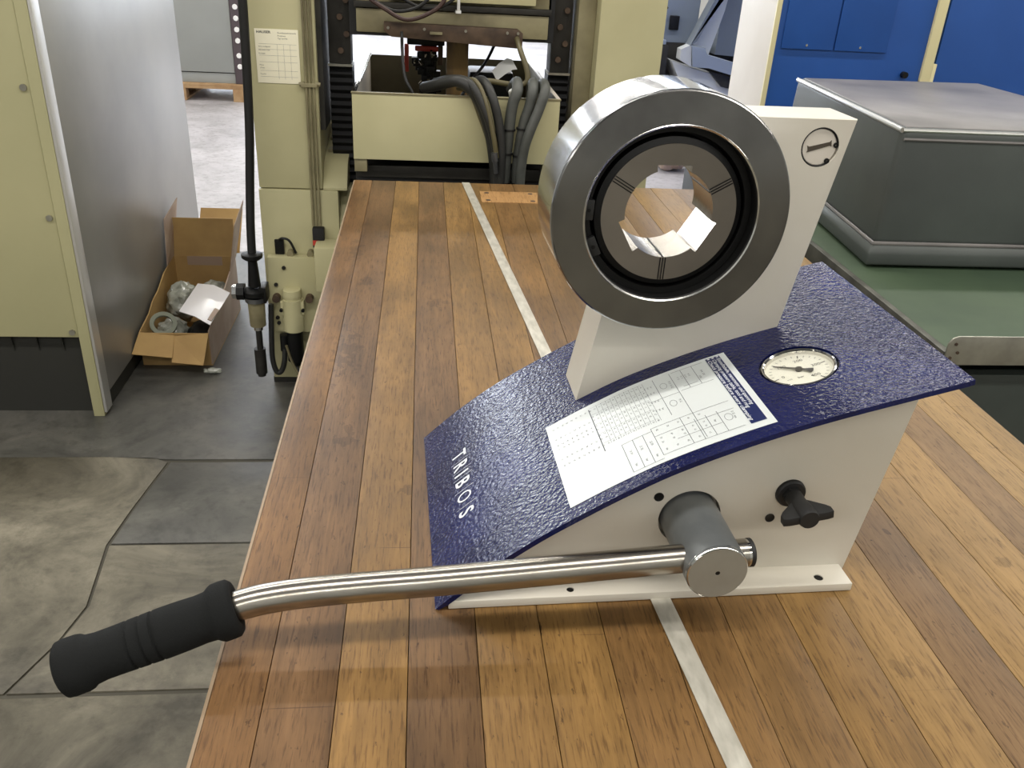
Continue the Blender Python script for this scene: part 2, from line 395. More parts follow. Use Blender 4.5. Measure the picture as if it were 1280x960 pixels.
slab([(XL, YF), (XR, YF), (XR, 1.262 - g), (XL, 1.284 - g)], 'conc')
st('wall_left', B().box(XL - .2, XL, YF, YB, FL - .1, ZC), 'wall')
st('wall_right', B().box(XR, XR + .2, YF, YB, FL - .1, ZC), 'wall')
st('wall_front', B().box(XL - .2, XR + .2, YF - .2, YF, FL - .1, ZC), 'walld')
WX = [XL + .4 + i * 2.55 for i in range(9)]
WT = [4.9, 4.9, 4.9, 3.1, 3.1, 3.1, 3.1, 3.1]                  # window heads: the three left ones are made tall to add plate glare
wb = B().box(XL - .2, XR + .2, YB, YB + .2, FL - .1, .1).box(XL - .2, WX[0], YB, YB + .2, .1, ZC)
for i in range(8):
    wb.box(WX[i] + 2.1, WX[i + 1] if i < 7 else XR + .2, YB, YB + .2, .1, ZC)
    wb.box(WX[i], WX[i] + 2.1, YB, YB + .2, WT[i], ZC)
st('wall_back', wb, 'wall')
st('ceiling', B().box(XL - .2, XR + .2, YF - .2, YB + .2, ZC, ZC + .2), 'ceil')
for i in range(8):
    x = WX[i]; h = WT[i]
    wf = B().box(x, x + 2.1, YB + .02, YB + .1, .1, .18).box(x, x + 2.1, YB + .02, YB + .1, h - .08, h).box(x, x + .07, YB + .02, YB + .1, .18, h - .08).box(x + 2.03, x + 2.1, YB + .02, YB + .1, .18, h - .08).box(x + 1.01, x + 1.09, YB + .02, YB + .1, .18, h - .08)
    wn = st('window_%d' % (i + 1), wf, 'lampm')
    for a, b_ in ((x + .07, x + 1.01), (x + 1.09, x + 2.03)): B().box(a, b_, YB + .05, YB + .06, .18, h - .08).build('pane', 'winbright' if i < 3 else 'winglow', wn)
for y in LAMP_ROWS:
    t = thing('ceiling_lamp', 'long continuous fluorescent lamp row under the hall ceiling, ' + {-2.9: 'nearest the front wall', .15: 'above the front edge of the bench', 3.2: 'above the two-column machine', 6.3: 'above the grey machine', 9.4: 'behind the pallet', 12.5: 'nearest the windows'}[y], 'lamp', (0, y, LAMP_Z), 'ceiling lamp rows of the hall')
    B().box(-8.6, 8.6, y - .13, y + .13, LAMP_Z, LAMP_Z + .08, .01).build('housing', 'lampm', t)
    for k in range(9): B().cyl((-8 + k * 2, y, LAMP_Z + .08), (-8 + k * 2, y, ZC), .008, n=6).build('suspension_rod', 'lampm', t)

# ------------------------------------------------------------------ workbench
wbx = thing('workbench', 'long workbench topped with worn oiled wooden planks', 'workbench', ((BX0 + BX1) / 2, (BY0 + BY1) / 2, FL))
edges = [BX0, -.1255, -.0685, -.0115, .048, .1055, .163, .221, .28, .340, .399, .457, .515, .572, .630, .686, .732, BX1]
tones = [((102, 73, 42), (134, 99, 61), .8), ((94, 69, 43), (124, 93, 61), .85), ((114, 85, 46), (148, 113, 64), .8), ((96, 71, 43), (128, 96, 62), .8),
         ((114, 85, 46), (146, 112, 64), .7), ((114, 85, 44), (148, 113, 63), .7), ((105, 77, 41), (138, 103, 59), .65), ((101, 75, 40), (134, 100, 57), .65), ((104, 78, 44), (138, 105, 62), .55),
         ((114, 87, 48), (148, 114, 66), .55), ((122, 94, 53), (152, 120, 73), .45), ((106, 81, 53), (135, 107, 73), .45), ((128, 100, 59), (158, 126, 79), .4), ((130, 102, 61), (160, 129, 83), .35),
         ((112, 88, 59), (140, 112, 77), .35), ((131, 105, 65), (159, 129, 84), .35), ((126, 100, 61), (154, 124, 77), .35)]
SPOTS = [(.106, .585, .006, .045, .95), (.121, .572, .012, .016, .7), (.475, .700, .014, .012, .85), (.500, .715, .010, .020, .6), (-.072, 1.70, .07, .03, .35), (-.11, 1.15, .08, .30, .42), (-.13, 1.60, .05, .25, .4), (-.02, .80, .03, .04, .4), (.03, .62, .05, .05, .5),
         (-.09, .92, .05, .10, .4), (.02, 1.35, .07, .10, .3), (.60, .66, .05, .03, .3), (.42, .52, .05, .05, .25), (-.10, 1.45, .05, .12, .4)]
for i in range(17):
    d, l, sn = tones[i]
    B().box(edges[i] + .0003, edges[i + 1] - .0003, BY0, BY1, -.04, random.uniform(-.0004, 0), bev=.0007).build('plank', wood('bench_plank_%d' % i, d, l, i * 1.37, sn, [q for q in SPOTS if edges[i] - q[2] < q[0] < edges[i + 1] + q[2]]), wbx)
B().box(BX0 - .003, BX0, BY0, BY1, -.04, -.0005, .0005).build('edge_strip', mat('pale_edge', (140, 120, 96), .5), wbx)
B().box(BX0 + .03, BX1 - .03, BY0 + .04, BY1 - .04, -.12, -.0402, .004).build('apron_frame', 'cartm', wbx)
for x in (BX0 + .05, BX1 - .11):
    for y in (BY0 + .06, BY1 - .12): B().box(x, x + .06, y, y + .06, FL, -.118, .003).build('leg', 'cartm', wbx)
pt = B().box(.134, .330, 1.968, 2.062, -.004, .0006, .0004).build('inlay_patch', wood('patch', (150, 112, 66), (178, 138, 90), 40.1, .2), wbx, label='lighter rectangular wooden inlay with screws')
for x in (.150, .255, .318):
    for y in (1.984, 2.047): B().cyl((x, y, 0), (x, y, .0012), .006, n=10).build('screw', 'rust', pt)
# diagonal metal strip
def strip(y0, y1, x0, x1, w): return [(x0 - w / 2, y0), (x0 + w / 2, y0), (x1 + w / 2, y1), (x1 - w / 2, y1)]
B().prism(strip(.4165, 2.1375, .2404, .1034, .0195), .0003, .0014, 'z', bev=.0004).build('metal_strip', 'whitestrip', None, label='thin pale metal strip lying lengthwise on the bench, passing under the clamping device', cat='strip')

# ------------------------------------------------------------------ the clamping device (own frame: x along the device, y into depth)
TH = math.radians(2.0)
DM = Matrix.Translation((.012, .607, 0)) @ Matrix.Rotation(TH, 4, 'Z')
dev = thing('clamping_device', 'blue and white hydraulic clamping device with a big steel ring and a pump handle', 'tool', None, mw=DM)
PX = [0, .0436, .09, .139, .166, .203, .257, .308, .3525, .406, .4625]; PZ = [.0015, .042, .078, .1095, .1255, .1455, .1685, .187, .2008, .2158, .2312]
def spline(x):
    # smooth Catmull-Rom through the profile
    x = min(max(x, PX[0]), PX[-1])
    i = max(k for k in range(len(PX) - 1) if PX[k] <= x)
    def m(k):
        if k <= 0: return (PZ[1] - PZ[0]) / (PX[1] - PX[0])
        if k >= len(PX) - 1: return (PZ[-1] - PZ[-2]) / (PX[-1] - PX[-2])
        return (PZ[k + 1] - PZ[k - 1]) / (PX[k + 1] - PX[k - 1])
    h = PX[i + 1] - PX[i]; t = (x - PX[i]) / h
    return (2 * t ** 3 - 3 * t * t + 1) * PZ[i] + (t ** 3 - 2 * t * t + t) * h * m(i) + (-2 * t ** 3 + 3 * t * t) * PZ[i + 1] + (t ** 3 - t * t) * h * m(i + 1)
NS = 60
XS = [.4625 * i / NS for i in range(NS + 1)]
def slope(x): return (spline(x + .004) - spline(x - .004)) / (min(x + .004, .4625) - max(x - .004, 0))
def off(x, d):
    s = slope(x); k = 1 / math.sqrt(1 + s * s); return (x - s * k * d, spline(x) + k * d)
TP = .0052
top = [(x, spline(x)) for x in XS]; bot = [off(x, -TP) for x in XS]
bot = [(max(p[0], .0), max(p[1], .0004)) for p in bot]
plate = B().prism(top + bot[::-1], 0.0, .303, 'y', bev=.0008).build('top_plate', 'bluep', dev, label='curved navy blue top plate with hammered paint')
# housing
hp = [(.016, .0006), (.409, .0006), (.4405, off(.4405, -TP)[1])] + [off(x, -TP) for x in [.4405 - (.4405 - .02) * k / 24 for k in range(1, 25)]]
hp = [(a, max(b_, .0006)) for a, b_ in hp]
house = B().prism(hp, .030, .273, 'y').build('housing', 'whitep', dev, label='warm white side walls of the wedge-shaped body')
HX, HZ = .2395, .0728
cut = B().lathe([(0, 0), (.0302, 0), (.0302, .02), (0, .02)], (HX, .022, HZ), (0, 1, 0), 48)
cut.lathe([(0, 0), (.0146, 0), (.0146, .014), (0, .014)], (.3343, .022, .0981), (0, 1, 0), 32)
boolean(house, cut)
fp = B().box(.012, .4045, .0006, .0305, .0006, .0092, .0008).build('base_flange', 'whitep', dev, label='white flange with mounting holes resting on the bench')
boolean(fp, B().cyl((.1267, .010, -.01), (.1267, .010, .02), .0036, n=20).cyl((.3742, .0113, -.01), (.3742, .0113, .02), .0045, n=20))
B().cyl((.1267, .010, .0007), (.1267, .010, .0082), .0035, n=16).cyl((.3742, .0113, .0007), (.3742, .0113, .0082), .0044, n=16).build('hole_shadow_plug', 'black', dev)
B().box(.012, .4045, .2725, .302, .0006, .0092, .0008).build('rear_flange', 'whitep', dev)
for x, z, r in ((.2066, .0975, .0047), (.3197, .0694, .0047)):
    B().lathe([(0, 0), (r * .9, 0), (r, -.0003), (r, .002)], (x, .0296, z), (0, 1, 0), 20).build('plug', 'black', dev)  # black discs paint the shade inside the small wall holes
# support block leaning back
sl = .178
def mx(x, z): return x
mp_ = [(.1545, .1085), (.1545 + sl * .125, .233)]
cx, cz, rr_ = .2072, .340, .0745
for k in range(13):
    a = math.radians(222 - (222 - 90) * k / 12); mp_.append((cx + rr_ * math.cos(a), cz + rr_ * math.sin(a)))
mp_ += [(.3985, .4145), (.3615, .204)]
low = [(x, spline(x) - .002) for x in [.3615 - (.3615 - .1545) * k / 10 for k in range(11)]]
mast = B().prism(mp_[1:-1] + low, .178, .238, 'y', bev=.0008).build('support_block', 'whitep', dev, label='white leaning block that carries the ring')
cut = B().cyl((cx, .17, cz), (cx, .25, cz), .0665, n=64)
PXc, PZc = .3668, .3879
cut.cyl((PXc, .17, PZc), (PXc, .1825, PZc), .0186, n=40)
boolean(mast, cut)
boolean(mast, B().cyl((cx + .012, .2005, cz - .012), (cx + .012, .25, cz - .012), .062, n=72))
# steel plug with retaining clip
B().lathe([(0, -.0005), (.0165, -.0005), (.0172, .0), (.0172, .004)], (PXc, .1800, PZc), (0, 1, 0), 40).build('steel_plug', mat('bright_plug', (222, 214, 202), .3, .3), dev, label='bright round plug with a dark slot')
B().prism([(-.0112, -.0034), (-.0120, -.0052), (-.0095, -.0045), (.0098, .0015), (.0118, .0008), (.0108, .0068), (.0092, .0050), (-.0102, .0002), (-.0125, .0012)], .1791, .1796, 'y', tr=Matrix.Translation((PXc, 0, PZc))).build('plug_slot', mat('dark_slot', (92, 84, 74), .4, .6), dev)
clip = B()
a0, a1 = math.radians(8), math.radians(308)
pts = [(PXc + .0180 * math.cos(a0 + (a1 - a0) * k / 40), .1790, PZc + .0180 * math.sin(a0 + (a1 - a0) * k / 40)) for k in range(41)]
clip.tube(pts, .0010, 8, 1)
for a in (a0, a1):
    q = (PXc + .0160 * math.cos(a), 0, PZc + .0160 * math.sin(a))
    clip.lathe([(.0009, .1780), (.0025, .1780), (.0025, .1800), (.0009, .1800)], (q[0], 0, q[2]), (0, 1, 0), 14, close=True)
clip.build('retaining_clip', 'black', dev)
# big ring
ring = B().lathe([(.0785, .1050), (.1055, .1050), (.1065, .1058), (.1066, .1076), (.1074, .1080), (.1076, .1775), (.1060, .1782), (.0665, .1782), (.0665, .140), (.0765, .140), (.0765, .1070)], (cx, 0, cz), (0, 1, 0), 128, close=True).build('clamping_ring', 'facest', dev, smooth=20, label='large polished steel ring')
# assign outer band material
me = ring.data; me.materials.append(MT['steel']); me.materials.append(MT['black'])
for p in me.polygons:
    c = p.center; r = math.hypot(c.x - cx, c.z - cz)
    if r > .1060: p.material_index = 1
    elif r < .0778: p.material_index = 2
B().lathe([(.0763, .1185), (.0705, .1185), (.0700, .1192), (.0700, .139), (.0763, .139)], (cx, 0, cz), (0, 1, 0), 96, close=True).build('inner_sleeve', 'black', ring)
B().lathe([(.0772, .1052), (.0785, .1045), (.0790, .1050), (.0785, .1056)], (cx, 0, cz), (0, 1, 0), 128, close=True).build('chamfer', 'chrome', ring, label='bright inner chamfer')
for a in (178, 205):
    a = math.radians(a); t = Matrix.Translation((cx + .0725 * math.cos(a), 0, cz + .0725 * math.sin(a))) @ Matrix.Rotation(-a, 4, 'Y')
    B().box(-.0045, .0045, .1135, .1186, -.009, .009, .0008, tr=t).build('sensor_pad', mat('dark_pad', (30, 30, 30), .4), ring)
    B().cyl((cx + .0725 * math.cos(a), .1131, cz + .0725 * math.sin(a)), (cx + .0725 * math.cos(a), .1136, cz + .0725 * math.sin(a)), .0018, n=12).build('screw_hole', 'black', ring)
# insert with three square notches
NI = 180
def rin(t):
    for c in (90, -30, 210):
        ph = (math.degrees(t) - c + 180) % 360 - 180
        if abs(ph) < 20.6: return .0426 / math.cos(math.radians(ph))
    return .0398
bmi = B(); vs = []
for y, flag in ((.1148, 0), (.1700, 0)):
    for k in range(NI):
        t = 2 * PI * k / NI; vs.append((cx + .0612 * math.cos(t), y, cz + .0612 * math.sin(t)))
    for k in range(NI):
        t = 2 * PI * k / NI; r = rin(t); vs.append((cx + r * math.cos(t), y, cz + r * math.sin(t)))
fs = []
for k in range(NI):
    j = (k + 1) % NI
    fs += [(k, j, NI + j, NI + k), (2 * NI + k, 3 * NI + k, 3 * NI + j, 2 * NI + j), (k, 2 * NI + k, 2 * NI + j, j), (NI + k, NI + j, 3 * NI + j, 3 * NI + k)]
bmi._add(vs, fs)
ins = bmi.build('clamping_insert', 'insert', dev, smooth=25, label='dull grey steel insert with three square notches')
ins.data.materials.append(MT['stainless'])
for p in ins.data.polygons:
    if math.hypot(p.center.x - cx, p.center.z - cz) < .0500 and abs(p.normal.y) < .5: p.material_index = 1
B().lathe([(.0612, .1160), (.0666, .1180), (.0666, .1700), (.0612, .1700)], (cx, 0, cz), (0, 1, 0), 96, close=True).build('insert_collar', 'black', dev)
for a in (30, 150, 270):
    for k in (-1, 0, 1):
        t = Matrix.Translation((cx, 0, cz)) @ Matrix.Rotation(-math.radians(a), 4, 'Y')
        B().box(.0402, .0608, .1142, .1150, k * .0024 - .00045, k * .0024 + .00045, tr=t).build('slit', 'black', ins)
for a in (30, 150, 270):
    t = Matrix.Translation((cx, 0, cz)) @ Matrix.Rotation(-math.radians(a), 4, 'Y')
    B().box(.0392, .0399, .1155, .169, -.0006, .0006, tr=t).build('bore_seam', 'black', ins)

# mapping onto the plate: u = depth coordinate (device y), x along the device, lifted by h
def onp(x, y, h=.0004):
    a = off(x, h); return (a[0], y, a[1])
# table label film
SX0, SX1, SY0, SY1 = .1208, .2988, .0155, .1565
grid = [[onp(SX0 + (SX1 - SX0) * i / 30, y, .0005) for y in (SY0, SY1)] for i in range(31)]
film = B().sheet(grid, .0003).build('table_label', 'paper', dev, label='white printed setting table film')
hb = [[onp(.2792 + .0138 * i / 6, y, .0008) for y in (.0240, .1530)] for i in range(7)]
B().sheet(hb).build('header_field', 'navyp', film)
def tf(x, y, h=.0011):      # text runs towards -y, its top points to +x
    return lambda a, b_: onp(x + b_, y - a, h)
mes = []
for i, s in enumerate(('Einstelltabelle, manometer und spannring', 'Clamping pressure table, tool and ring', 'Check pressure before every clamping')):
    mes.append(text(s, .0047, tf(.2903 - i * .0044, .1480), None, 'whitet', film, shear=.2, bold=.00006, xs=(1.22, 1.36, 1.62)[i]))
for i in range(3): pass
join_meshes(mes, 'header_text', 'whitet', film)
dots = B()
for i in range(3): dots.sheet([[onp(.2906 - i * .0043 + d, y, .0011) for y in (.1500, .1520)] for d in (-.0011, .0011)])
dots.build('bullet', 'whitet', film)
lines = B()
def vline(x, y0, y1, w=.0002): lines.sheet([[onp(x - w, y, .0008) for y in (y0, y1)], [onp(x + w, y, .0008) for y in (y0, y1)]])
def hline(y, x0, x1, w=.0002):
    n = max(2, int((x1 - x0) / .008) + 1)
    lines.sheet([[onp(x0 + (x1 - x0) * k / (n - 1), y - w, .0008), onp(x0 + (x1 - x0) * k / (n - 1), y + w, .0008)] for k in range(n)])
MS = []
def tx(s, x, y, size=.0026, **k): MS.append(text(s, size, tf(x, y, .0009), None, 'print', film, res=1, **k))
# big table on the left half
vline(.1622, .0690, .1480, .0004)
for i in range(20):
    x = .1266 + i * .00455
    for j, yy in enumerate((.146, .134, .127, .116, .109, .098, .091, .080)):
        if x < .160 and j in (1, 5): continue
        tx('%d' % random.randint(10, 99), x, yy, .0027)
    if x > .163: vline(x + .0023, .0770, .1500, .00012)
for y in (.1490, .1365, .1175, .0995, .0820): hline(y, .163, .214, .00012)
for yy in (.140, .128, .112, .096): 
    for k in range(3): tx('bar', .2155 + k * .003, yy, .0026)
vline(.2255, .0790, .1500); hline(.1120, .2125, .2420); vline(.2420, .0270, .1500)
for yy in (.132, .097):
    o_ = B()
    for k in range(24):
        a = 2 * PI * k / 24; b2 = 2 * PI * (k + 1) / 24
        lines.sheet([[onp(.2320 + .0032 * math.sin(a), yy + .0055 * math.cos(a), .0009), onp(.2320 + .0032 * math.sin(b2), yy + .0055 * math.cos(b2), .0009)], [onp(.2320 + .0029 * math.sin(a), yy + .0051 * math.cos(a), .0009), onp(.2320 + .0029 * math.sin(b2), yy + .0051 * math.cos(b2), .0009)]])
tx('M 20  D 32', .2385, .137, .003); tx('M 12', .2385, .100, .003)
# upper right block
hline(.1500, .2440, .2750); vline(.2640, .1130, .1500); hline(.1190, .2480, .2620); vline(.2530, .1130, .1500); hline(.1130, .2440, .2750)
for k in range(4): tx('0%d %d' % (k + 1, 12 + k), .2475 + k * .0035, .139, .0026)
tx('M 8  SW', .2700, .137, .003); tx('DIN', .2660, .128, .003)
# lower right block
vline(.2035, .0250, .0700); vline(.2300, .0250, .0700); vline(.2400, .0250, .0600); vline(.2500, .0250, .0600); vline(.2600, .0250, .0600)
hline(.0700, .2035, .2745); hline(.0560, .2035, .2745); hline(.0400, .2200, .2600); hline(.0250, .2035, .2745)
for k in range(5):
    for yy in (.066, .052, .045, .033): tx('%d' % random.randint(10, 99), .2080 + k * .0095, yy, .0028)
for k in range(24):
    a = 2 * PI * k / 24; b2 = 2 * PI * (k + 1) / 24
    lines.sheet([[onp(.2665 + .0034 * math.sin(a), .045 + .0058 * math.cos(a), .0009), onp(.2665 + .0034 * math.sin(b2), .045 + .0058 * math.cos(b2), .0009)], [onp(.2665 + .0031 * math.sin(a), .045 + .0054 * math.cos(a), .0009), onp(.2665 + .0031 * math.sin(b2), .045 + .0054 * math.cos(b2), .0009)]])
tx('D 32  mm', .2715, .052, .003); tx('bar', .2550, .048, .003)
# block left of it
vline(.1765, .0200, .0660); vline(.1860, .0200, .0660); vline(.1950, .0200, .0660); hline(.0660, .1765, .2030); hline(.0200, .1765, .2030)
for k in range(3): tx('%d %d' % (20 + k, 31 + k), .1810 + k * .009, .052, .003); tx('bar', .1810 + k * .009, .030, .003)
lines.build('table_lines', 'print', film)
join_meshes(MS, 'table_figures', 'print', film)
# name lettering with thin separating strokes
word = 'TRIBOS'; ys = [.2145, .1935, .1740, .1610, .1375, .1070]
LW = []
for ch, y in zip(word, ys):
    cu = text(ch, .0200, (lambda y_: (lambda a, b_: onp(.0350 + b_, y_ - a, .0004)))(y), None, 'whitet', dev, bold=.00035 if ch != 'O' else -.0001, xs=1.05)
    LW.append(cu)
join_meshes(LW, 'lettering', 'whitet', dev)
sep = B()
for y in (.1960, .1775, .1645, .1410, .1125):
    sep.sheet([[onp(.0270 + .0195 * k / 4, y - .00022, .0004), onp(.0270 + .0195 * k / 4, y + .00022, .0004)] for k in range(5)])
sep.build('lettering_rule', 'whitet', dev)
# pressure gauge sunk into the plate
GX, GY = .3490, .0945
gs = math.atan(slope(GX)); gn = Vector((-math.sin(gs), 0, math.cos(gs)))
GO = Vector((off(GX, 0)[0], GY, off(GX, 0)[1]))
boolean(plate, B().lathe([(0, -.02), (.0368, -.02), (.0368, .02), (0, .02)], GO, gn, 64))
boolean(house, B().lathe([(0, -.016), (.0368, -.016), (.0368, .02), (0, .02)], GO, gn, 48))
gau = B().lathe([(.0320, -.0018), (.0333, -.0004), (.0346, -.0008), (.0354, -.0030), (.0354, -.0120), (.0316, -.0120), (.0316, -.0062)], GO, gn, 64, close=True).build('gauge_bezel', 'chrome', dev, label='round pressure gauge with chrome bezel')
B().lathe([(0, -.0088), (.0368, -.0088), (.0368, -.0125), (0, -.0125)], GO, gn, 48).build('gauge_well', 'black', gau)
B().lathe([(0, -.0060), (.0319, -.0060), (.0319, -.0075), (0, -.0075)], GO, gn, 48).build('dial', 'dial', gau)
gt = Vector((math.cos(gs), 0, math.sin(gs)))        # dial x direction (towards +x)
def gp(u, v, h): return GO + gt * u + Vector((0, 1, 0)) * v + gn * h
def gtx(a_deg, r): a = math.radians(a_deg); return r * math.cos(a), r * math.sin(a)
tk = B()
for k in range(21):
    a = 195 - k * 12.5; L0 = .0250 if k % 5 else .0230
    p = gtx(a, L0); q = gtx(a, .0278); wv = .00028 if k % 5 else .0006
    nn = Vector((-(q[1] - p[1]), q[0] - p[0])).normalized() * wv
    tk._add([gp(p[0] + nn.x, p[1] + nn.y, -.0057), gp(q[0] + nn.x, q[1] + nn.y, -.0057), gp(q[0] - nn.x, q[1] - nn.y, -.0057), gp(p[0] - nn.x, p[1] - nn.y, -.0057)], [(0, 1, 2, 3)])
tk.build('dial_marks', 'needle', gau)
gm = []
for s, k in (('0', 0), ('100', 5), ('200', 10), ('300', 15), ('400', 20)):
    p = gtx(195 - k * 12.5, .0180)
    gm.append(text(s, .0062, (lambda p_: (lambda a, b_: gp(p_[0] + a, p_[1] + b_, -.0057)))(p), None, 'needle', gau, align='CENTER', res=2))
for s, u, v, sz in (('bar', -.003, -.0120, .0048), ('x10', -.014, -.0120, .0034)):
    gm.append(text(s, sz, (lambda u_, v_: (lambda a, b_: gp(u_ + a, v_ + b_, -.0057)))(u, v), None, 'needle', gau, align='CENTER', res=2))
join_meshes(gm, 'dial_figures', 'needle', gau)
nd = B(); na = math.radians(141)
nu = Vector((math.cos(na), math.sin(na))); nw = Vector((-nu.y, nu.x))
def npnt(s, t_, h): q = nu * s + nw * t_; return gp(q.x, q.y, h)
ol = [(.0245, .0006), (.0245, -.0006), (.004, -.0014), (-.005, -.0014), (-.0130, -.0036), (-.0140, 0), (-.0130, .0036), (-.005, .0014), (.004, .0014)]
nd._add([npnt(*p, -.0042) for p in ol] + [npnt(*p, -.0036) for p in ol], [tuple(range(9)), tuple(range(17, 8, -1))] + [(i, i + 9, (i + 1) % 9 + 9, (i + 1) % 9) for i in range(9)])
nd.lathe([(0, -.0056), (.0032, -.0056), (.0032, -.0030), (0, -.0030)], GO, gn, 20)
nd.build('pointer', 'needle', gau)
B().lathe([(0, -.0026), (.0316, -.0026), (.0316, -.0020), (0, -.0020)], GO, gn, 48).build('glass', 'glass', gau)

# pump hub, lever, grip
hub = B().lathe([(0, .040), (.0276, .040), (.0276, -.0470), (.0262, -.0492)], (HX, 0, HZ), (0, 1, 0), 64)
hub = B().lathe([(0, .0), (.0275, .0), (.0275, .0885), (.0274, .0890)], (HX, .040, HZ), (0, -1, 0), 64).build('lever_hub', 'anod', dev, label='grey cylindrical hub')
cut = B().lathe([(0, -.05), (.0132, -.05), (.0132, .05), (0, .05)], (HX - .03, -.0275, HZ - .002), (1, 0, 0.06), 32)
B().lathe([(.0272, .0888), (.0262, .0905), (.0022, .0905), (.0018, .0885)], (HX, .040, HZ), (0, -1, 0), 64).build('hub_face', 'hubface', hub, label='flat brushed face with a centre hole')
B().lathe([(.0276, .0872), (.0270, .0897), (.0262, .0906), (.0258, .0900)], (HX, .040, HZ), (0, -1, 0), 64, close=True).build('hub_edge', 'chrome', hub)
B().cyl((HX, -.0502, HZ), (HX, -.0480, HZ), .0023, n=16).build('centre_hole', 'black', hub)
tubep = [(.272, -.0280, .0756), (.20, -.0280, .0712), (.10, -.0290, .0655), (.0, -.0300, .0600), (-.065, -.0305, .0572), (-.110, -.0315, .0548), (-.140, -.0330, .0520), (-.160, -.0345, .0482), (-.178, -.0368, .0430)]
lev = B().tube(tubep, .0127, 28, 8).build('lever_tube', 'stainless', dev, label='bright stainless steel lever tube')
B().cyl((.270, -.0280, .0755), (.2745, -.0279, .0758), .0122, n=28).build('tube_end_ring', 'chrome', lev)
B().lathe([(0, 0), (.0128, 0), (.0128, .0030), (.0110, .0042), (0, .0042)], (.2745, -.0279, .0758), (1, 0, .06), 28).build('tube_end_cap', 'rubber', lev)
g0 = Vector((-.1660, -.0352, .0466)); g1 = Vector((-.3010, -.0620, .0120)); gd = (g1 - g0); GL = gd.length
gpf = [(.0120, .002), (.0150, -.0005), (.0215, 0), (.0242, .003), (.0246, .008), (.0244, .015), (.0232, .0175), (.0205, .0215), (.0200, .030), (.0206, .045), (.0208, .060), (.0207, .0640), (.0193, .0648), (.0193, .0662), (.0206, .067), (.0204, .0745), (.0190, .0752), (.0190, .0766), (.0203, .0775), (.0201, .0850), (.0188, .0857), (.0188, .0871), (.0200, .0880), (.0197, .100), (.0196, .112), (.0206, .1205), (.0226, .1235), (.0234, .127), (.0235, .137), (.0228, .1418), (.0200, .1440), (.010, .1445), (0, .1445)]
kx = GL / .1445
B().lathe([(r, h * kx) for r, h in gpf], g0, gd, 48).build('foam_grip', 'foam', lev, smooth=60, label='black foam grip with three grooves')
# star knob
kb = thing_k = B().lathe([(0, .0), (.0142, .0), (.0142, -.0060), (.0130, -.0075), (0, -.0075)], (.3343, .033, .0981), (0, 1, 0), 36).build('valve_knob', 'rubber', dev, label='black plastic wing knob')
B().lathe([(0, 0), (.0095, 0), (.0095, -.004), (0, -.004)], (.3343, .0260, .0981), (0, 1, 0), 6).build('hex_nut', 'rubber', kb)
B().lathe([(0, .0), (.0085, .0), (.0080, -.010), (.0092, -.022), (.0098, -.034), (.0088, -.0368), (0, -.0370)], (.3343, .0225, .0981), (0, 1, 0), 32).build('stem', 'rubber', kb)
wing = B()
for sx in (-1, 1):
    pl = [(0, .022 - .006), (sx * .006, .010), (sx * .0205, -.002), (sx * .0235, -.006), (sx * .0235, -.0125), (sx * .018, -.0135), (0, -.0135)]
    wing.prism(pl, -.0042, .0042, 'z', bev=.0010, tr=Matrix.Translation((.3343, .001, .0981)) @ Matrix.Rotation(-math.radians(10), 4, 'Y'))
wing.build('wing', 'rubber', kb)

# ------------------------------------------------------------------ two-column machine behind the bench
mc = thing('machine_tool', 'large cream two-column machine tool standing behind the bench', 'machine', (0.1, 2.95, FL))
B().box(-.486, -.300, 2.60, 3.25, -.150, .78, .004).build('column', 'cream', mc)
B().box(.492, .682, 2.60, 3.25, FL, .78, .004).build('column', 'cream', mc)
B().box(-.488, -.255, 2.595, 3.3, FL + .02, -.153, .004).build('column_base', 'cream', mc)
B().box(-.490, -.250, 2.60, 3.3, FL, FL + .02).build('base_plinth', 'darkm', mc)
B().prism([(2.598, -.152), (2.598, -.145), (2.66, -.08), (3.1, .015), (3.1, -.152)], -.2995, -.228, 'x', bev=.002).build('slanted_step', 'cream', mc)
for k in range(4): B().box(-.292, -.236, 2.72 + k * .085, 2.765 + k * .085, -.075 + k * .0185, -.058 + k * .0185, .002).build('grip_rib', 'creamd', mc)
B().prism([(2.60, FL), (2.60, -.26), (2.68, -.16), (3.2, -.10), (3.2, FL)], -.2545, -.212, 'x', bev=.004).build('side_casting', 'cream', mc)
# inner faces, way plates with bolts, bellows
B().box(-.2995, -.285, 2.62, 3.2, .02, .77).build('inner_face', 'darkm', mc)
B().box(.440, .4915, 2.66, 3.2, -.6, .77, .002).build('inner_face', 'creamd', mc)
for x0, x1, bx in ((-.275, -.212, -.232), (.372, .430, .402)):
    wy = B().box(x0, x1, 2.70, 2.78, .195, .77, .002).build('way_plate', 'darkm', mc)
    for k in range(9): B().cyl((bx + (.010 if k % 2 else -.008), 2.690, .232 + k * .045), (bx + (.010 if k % 2 else -.008), 2.7005, .232 + k * .045), .0085, n=10).build('bolt', 'rust', wy)
    B().box(x0 - .004, x1 + .004, 2.694, 2.78, .188, .1945).build('way_end_cap', 'alu', mc)
    bl = B()
    zz = [.187 - k * .022 for k in range(24)]
    pts = []
    for k, z in enumerate(zz): pts += [(2.704, z), (2.716, z - .011)]
    bl.prism(pts + [(2.79, zz[-1]), (2.79, zz[0])], x0 - .002, x1 + .002, 'x')
    bl.build('bellows', 'blackbel', mc)
B().box(-.19, .36, 2.46, 3.3, FL, -.045, .004).build('machine_bed', 'blackbel', mc)
B().box(-.188, .358, 2.44, 2.46, -.068, -.036, .002).build('bed_edge', 'darkm', mc)
